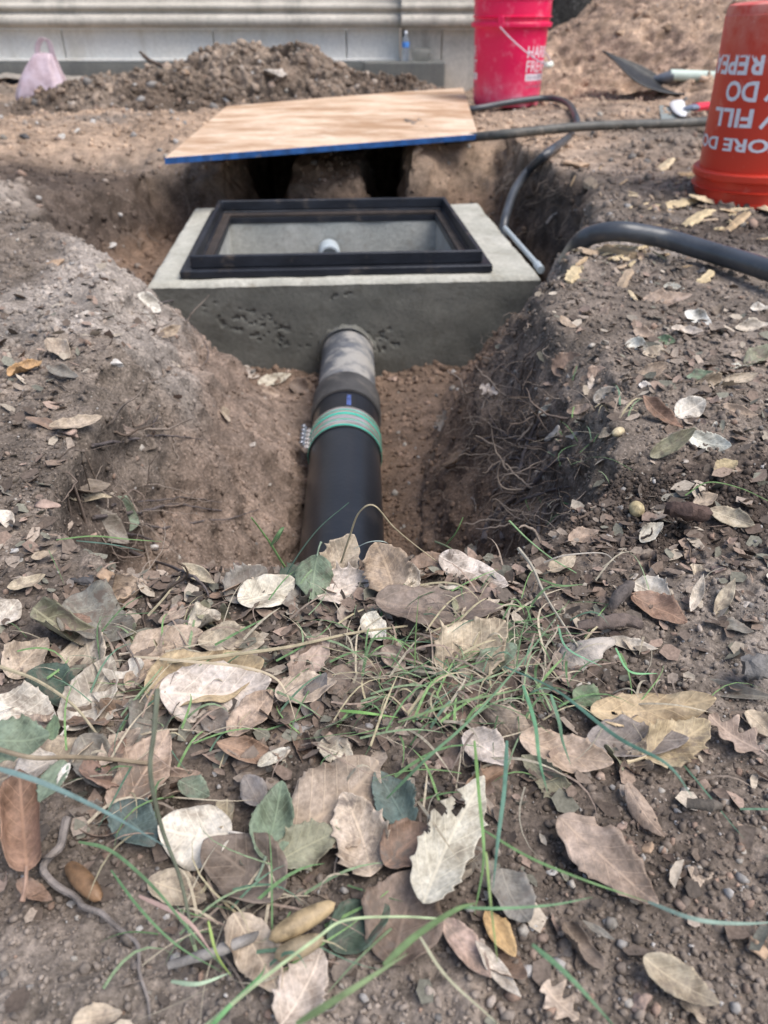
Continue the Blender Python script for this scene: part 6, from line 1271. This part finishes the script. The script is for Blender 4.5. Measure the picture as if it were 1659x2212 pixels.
# crumbs, vectorised
ico = bmesh.new(); bmesh.ops.create_icosphere(ico, subdivisions=1, radius=1); IV = np.array([v.co[:] for v in ico.verts]); IF = np.array([[v.index for v in f.verts] for f in ico.faces]); ico.free()
gm = ground.data; nv = len(gm.vertices); GV = np.empty(nv * 3, dtype=np.float32); gm.vertices.foreach_get('co', GV); GV = GV.reshape(-1, 3)
GC = np.empty(nv * 4, dtype=np.float32); gm.color_attributes['Col'].data.foreach_get('color', GC); GC = GC.reshape(-1, 4)[:, :3]
def crumbs(name, label, n, size_fn, ymin, ymax, pale, sel=None, boost=1.0, cat='gravel'):
    d = np.abs(GV[:, 0]) / (.20 + .55 * np.clip(GV[:, 1], 0, 9)); ok = np.where((GV[:, 1] > ymin) & (GV[:, 1] < ymax) & (d < 1.15) & (GV[:, 2] > -.5))[0]
    if sel is not None: ok = ok[sel(GV[ok])]
    pick = rng.choice(ok, n); P = GV[pick] + rng.normal(0, .0006, (n, 3)); dist = np.sqrt(P[:, 0] ** 2 + P[:, 1] ** 2 + (.33 - P[:, 2]) ** 2)
    s = size_fn(rng.random(n), dist, P)
    sc = s[:, None] * rng.uniform(.65, 1.2, (n, 3)); a = rng.uniform(0, 2 * pi, n); b = rng.uniform(-1.2, 1.2, n)
    jit = 1 + rng.uniform(-.42, .38, (n, len(IV), 1)); Vv = IV[None] * jit * sc[:, None, :]
    ca_, sa_, cb, sb = np.cos(a), np.sin(a), np.cos(b), np.sin(b)
    X = Vv[..., 0] * ca_[:, None] - Vv[..., 1] * sa_[:, None]; Y = Vv[..., 0] * sa_[:, None] + Vv[..., 1] * ca_[:, None]; Z = Vv[..., 2]
    Y2 = Y * cb[:, None] - Z * sb[:, None]; Z2 = Y * sb[:, None] + Z * cb[:, None]
    Vv = np.stack([X, Y2, Z2], -1) + P[:, None, :] + np.array([0, 0, .15]) * s[:, None, None]
    Fv = (IF[None] + (np.arange(n) * len(IV))[:, None, None]).reshape(-1, 3)
    base = GC[pick]; c = base * rng.uniform(.75, 1.35, (n, 1)) * boost; isp = rng.random(n) < pale * .55
    pc = np.array([(.36, .30, .25), (.40, .36, .31), (.32, .24, .19), (.26, .24, .22), (.44, .41, .38), (.33, .23, .175)])[rng.integers(0, 6, n)] * rng.uniform(.55, 1.05, (n, 1))
    c = np.where(isp[:, None], pc, c)
    o = link_mesh(name, np_mesh(name, Vv.reshape(-1, 3), Fv, col=np.repeat(np.clip(c, .02, .9), len(IV), axis=0)), M_CRUMB, smooth=False); return tag(o, label, cat, None, 'stuff')
crumbs('soil_crumbs', 'loose crumbs of grey brown soil over the foreground', 30000, lambda u, d, P: .0005 + .0016 * u ** 4 + .0005 * d * u, .06, .62, .10, cat='soil crumbs')
crumbs('soil_crumbs', 'crumbly soil over the trench sides and banks', 30000, lambda u, d, P: .0009 + .0032 * u ** 5 * d + .0009 * d * u, .50, 1.6, .10, cat='soil crumbs')
crumbs('soil_crumbs', 'coarse crumbs and small stones over the far ground', 14000, lambda u, d, P: .0018 + .0075 * u ** 5 + .0016 * d * u, 1.5, 4.6, .16, cat='soil crumbs')
crumbs('gravel', 'fine pale gravel on the right of the foreground', 7000, lambda u, d, P: .0007 + .0026 * u ** 5, .12, .55, .55, sel=lambda Q: (Q[:, 0] > .07 + .03 * np.sin(Q[:, 1] * 30)) & (Q[:, 2] > -.04))
crumbs('gravel', 'scattered grit among the leaves on the left foreground', 2600, lambda u, d, P: .0007 + .0026 * u ** 4, .12, .62, .6, sel=lambda Q: (Q[:, 0] < .07) & (Q[:, 2] > -.04))
crumbs('gravel', 'dark humus clods on the damp patch right of the lip', 9000, lambda u, d, P: .0006 + .0024 * u ** 5, .43, .60, .06, sel=lambda Q: (Q[:, 0] > .07) & (Q[:, 0] < .5) & (np.abs(Q[:, 1] - .515 - .15 * (Q[:, 0] - .24)) < .05 * (.6 + .4 * np.sin(Q[:, 0] * 40))) & (Q[:, 2] > -.05), boost=.8)
for hp_, lab, nn in ((heapL, 'broken stones and clods covering the rubble pile', 9000), (heapR, 'pebbles and clods scattered over the sand pile', 1800)):
    m_ = hp_.data; n_v = len(m_.vertices); GV = np.empty(n_v * 3, dtype=np.float32); m_.vertices.foreach_get('co', GV); GV = GV.reshape(-1, 3); GC = np.empty(n_v * 4, dtype=np.float32); m_.color_attributes['Col'].data.foreach_get('color', GC); GC = GC.reshape(-1, 4)[:, :3]
    crumbs('pile_rubble', lab, nn, (lambda u, d, P: .0025 + .018 * u ** 16 + .0045 * u ** 2) if hp_ is heapL else (lambda u, d, P: .003 + .014 * u ** 8 + .003 * u), 3.0, 6.5, .28 if hp_ is heapL else .2, sel=lambda Q: Q[:, 2] > -.005, cat='rubble', boost=1.0)
# ------------------------------------------------------------------ say which one: small repeats are named by the distinct thing they lie next to
import re
CUT = re.compile(r"^(.*?)(?:,| (?:lying|standing|with|on|in|at|of|left|right|below|under|underneath|beside|above|behind|near|half|caked|showing|peeping|tucked|cut|partly|between|touching|touched|pressed|slanting|casting|hanging|jutting|reaching|filled|mostly|crossed|smeared|sunk|buried|flat|stuck|high|embedded|just|hidden|shadowed|scraps|dusted|holding|plastered|coated|folded on|tilted|from|facing|to|by|over|inside|nearer|top|tops|upper)\b).*$")
allobs = [o for o in bpy.data.objects if o.parent is None and o.get('label') and o.get('category') in ('leaf', 'stone', 'acorn', 'root', 'twig', 'wood splinter', 'seed pod')]
cnt = {}
for o in allobs: cnt[o['label']] = cnt.get(o['label'], 0) + 1
keys = {}
for o in allobs:
    if cnt[o['label']] > 1 or re.match(r'(small|medium sized) \w+( \w+)? leaf (lying in the|scattered|on the)', o['label']): continue
    m_ = CUT.match(o['label']); k = m_.group(1) if m_ else o['label']
    if 2 <= len(k.split()) <= 6 and re.search(r'leaf|stone|pebble|acorn|root|splinter|chip|twig|seed|slab|clod', k): keys.setdefault(k, []).append(o)
anch = [(k, v[0]) for k, v in keys.items() if len(v) == 1]
rep = [o for o in allobs if re.match(r'(small|medium sized) .* leaf (lying in the|scattered|on the)', o['label']) and o.name.startswith('fallen_leaf') and o not in [a_[1] for a_ in anch] or o['label'].startswith(('short pale wood splinter', 'long pale wood splinter'))]
used = set(o['label'] for o in allobs if o not in rep)
for o in rep:
    p = o.matrix_world.translation; base = re.match(r'((?:small|medium sized) .*? leaf|(?:short|long) pale wood splinter)', o['label']).group(1); best = sorted(anch, key=lambda q: (q[1].matrix_world.translation - p).length)
    for k, q in best[:5]:
        d = p - q.matrix_world.translation; D_ = d.length / max(.3, p.y)
        if D_ > .30: break
        rel_ = ('left of' if d.x < 0 else 'right of') if abs(d.x) > abs(d.y) else ('behind' if d.y > 0 else 'in front of')
        lab = base + (' just ' if D_ < .09 else ' ') + rel_ + ' the ' + k
        if lab not in used and len(lab.split()) <= 16: o['label'] = lab; used.add(lab); break
print('leaves', nleaf[0], 'objects', len(bpy.data.objects))
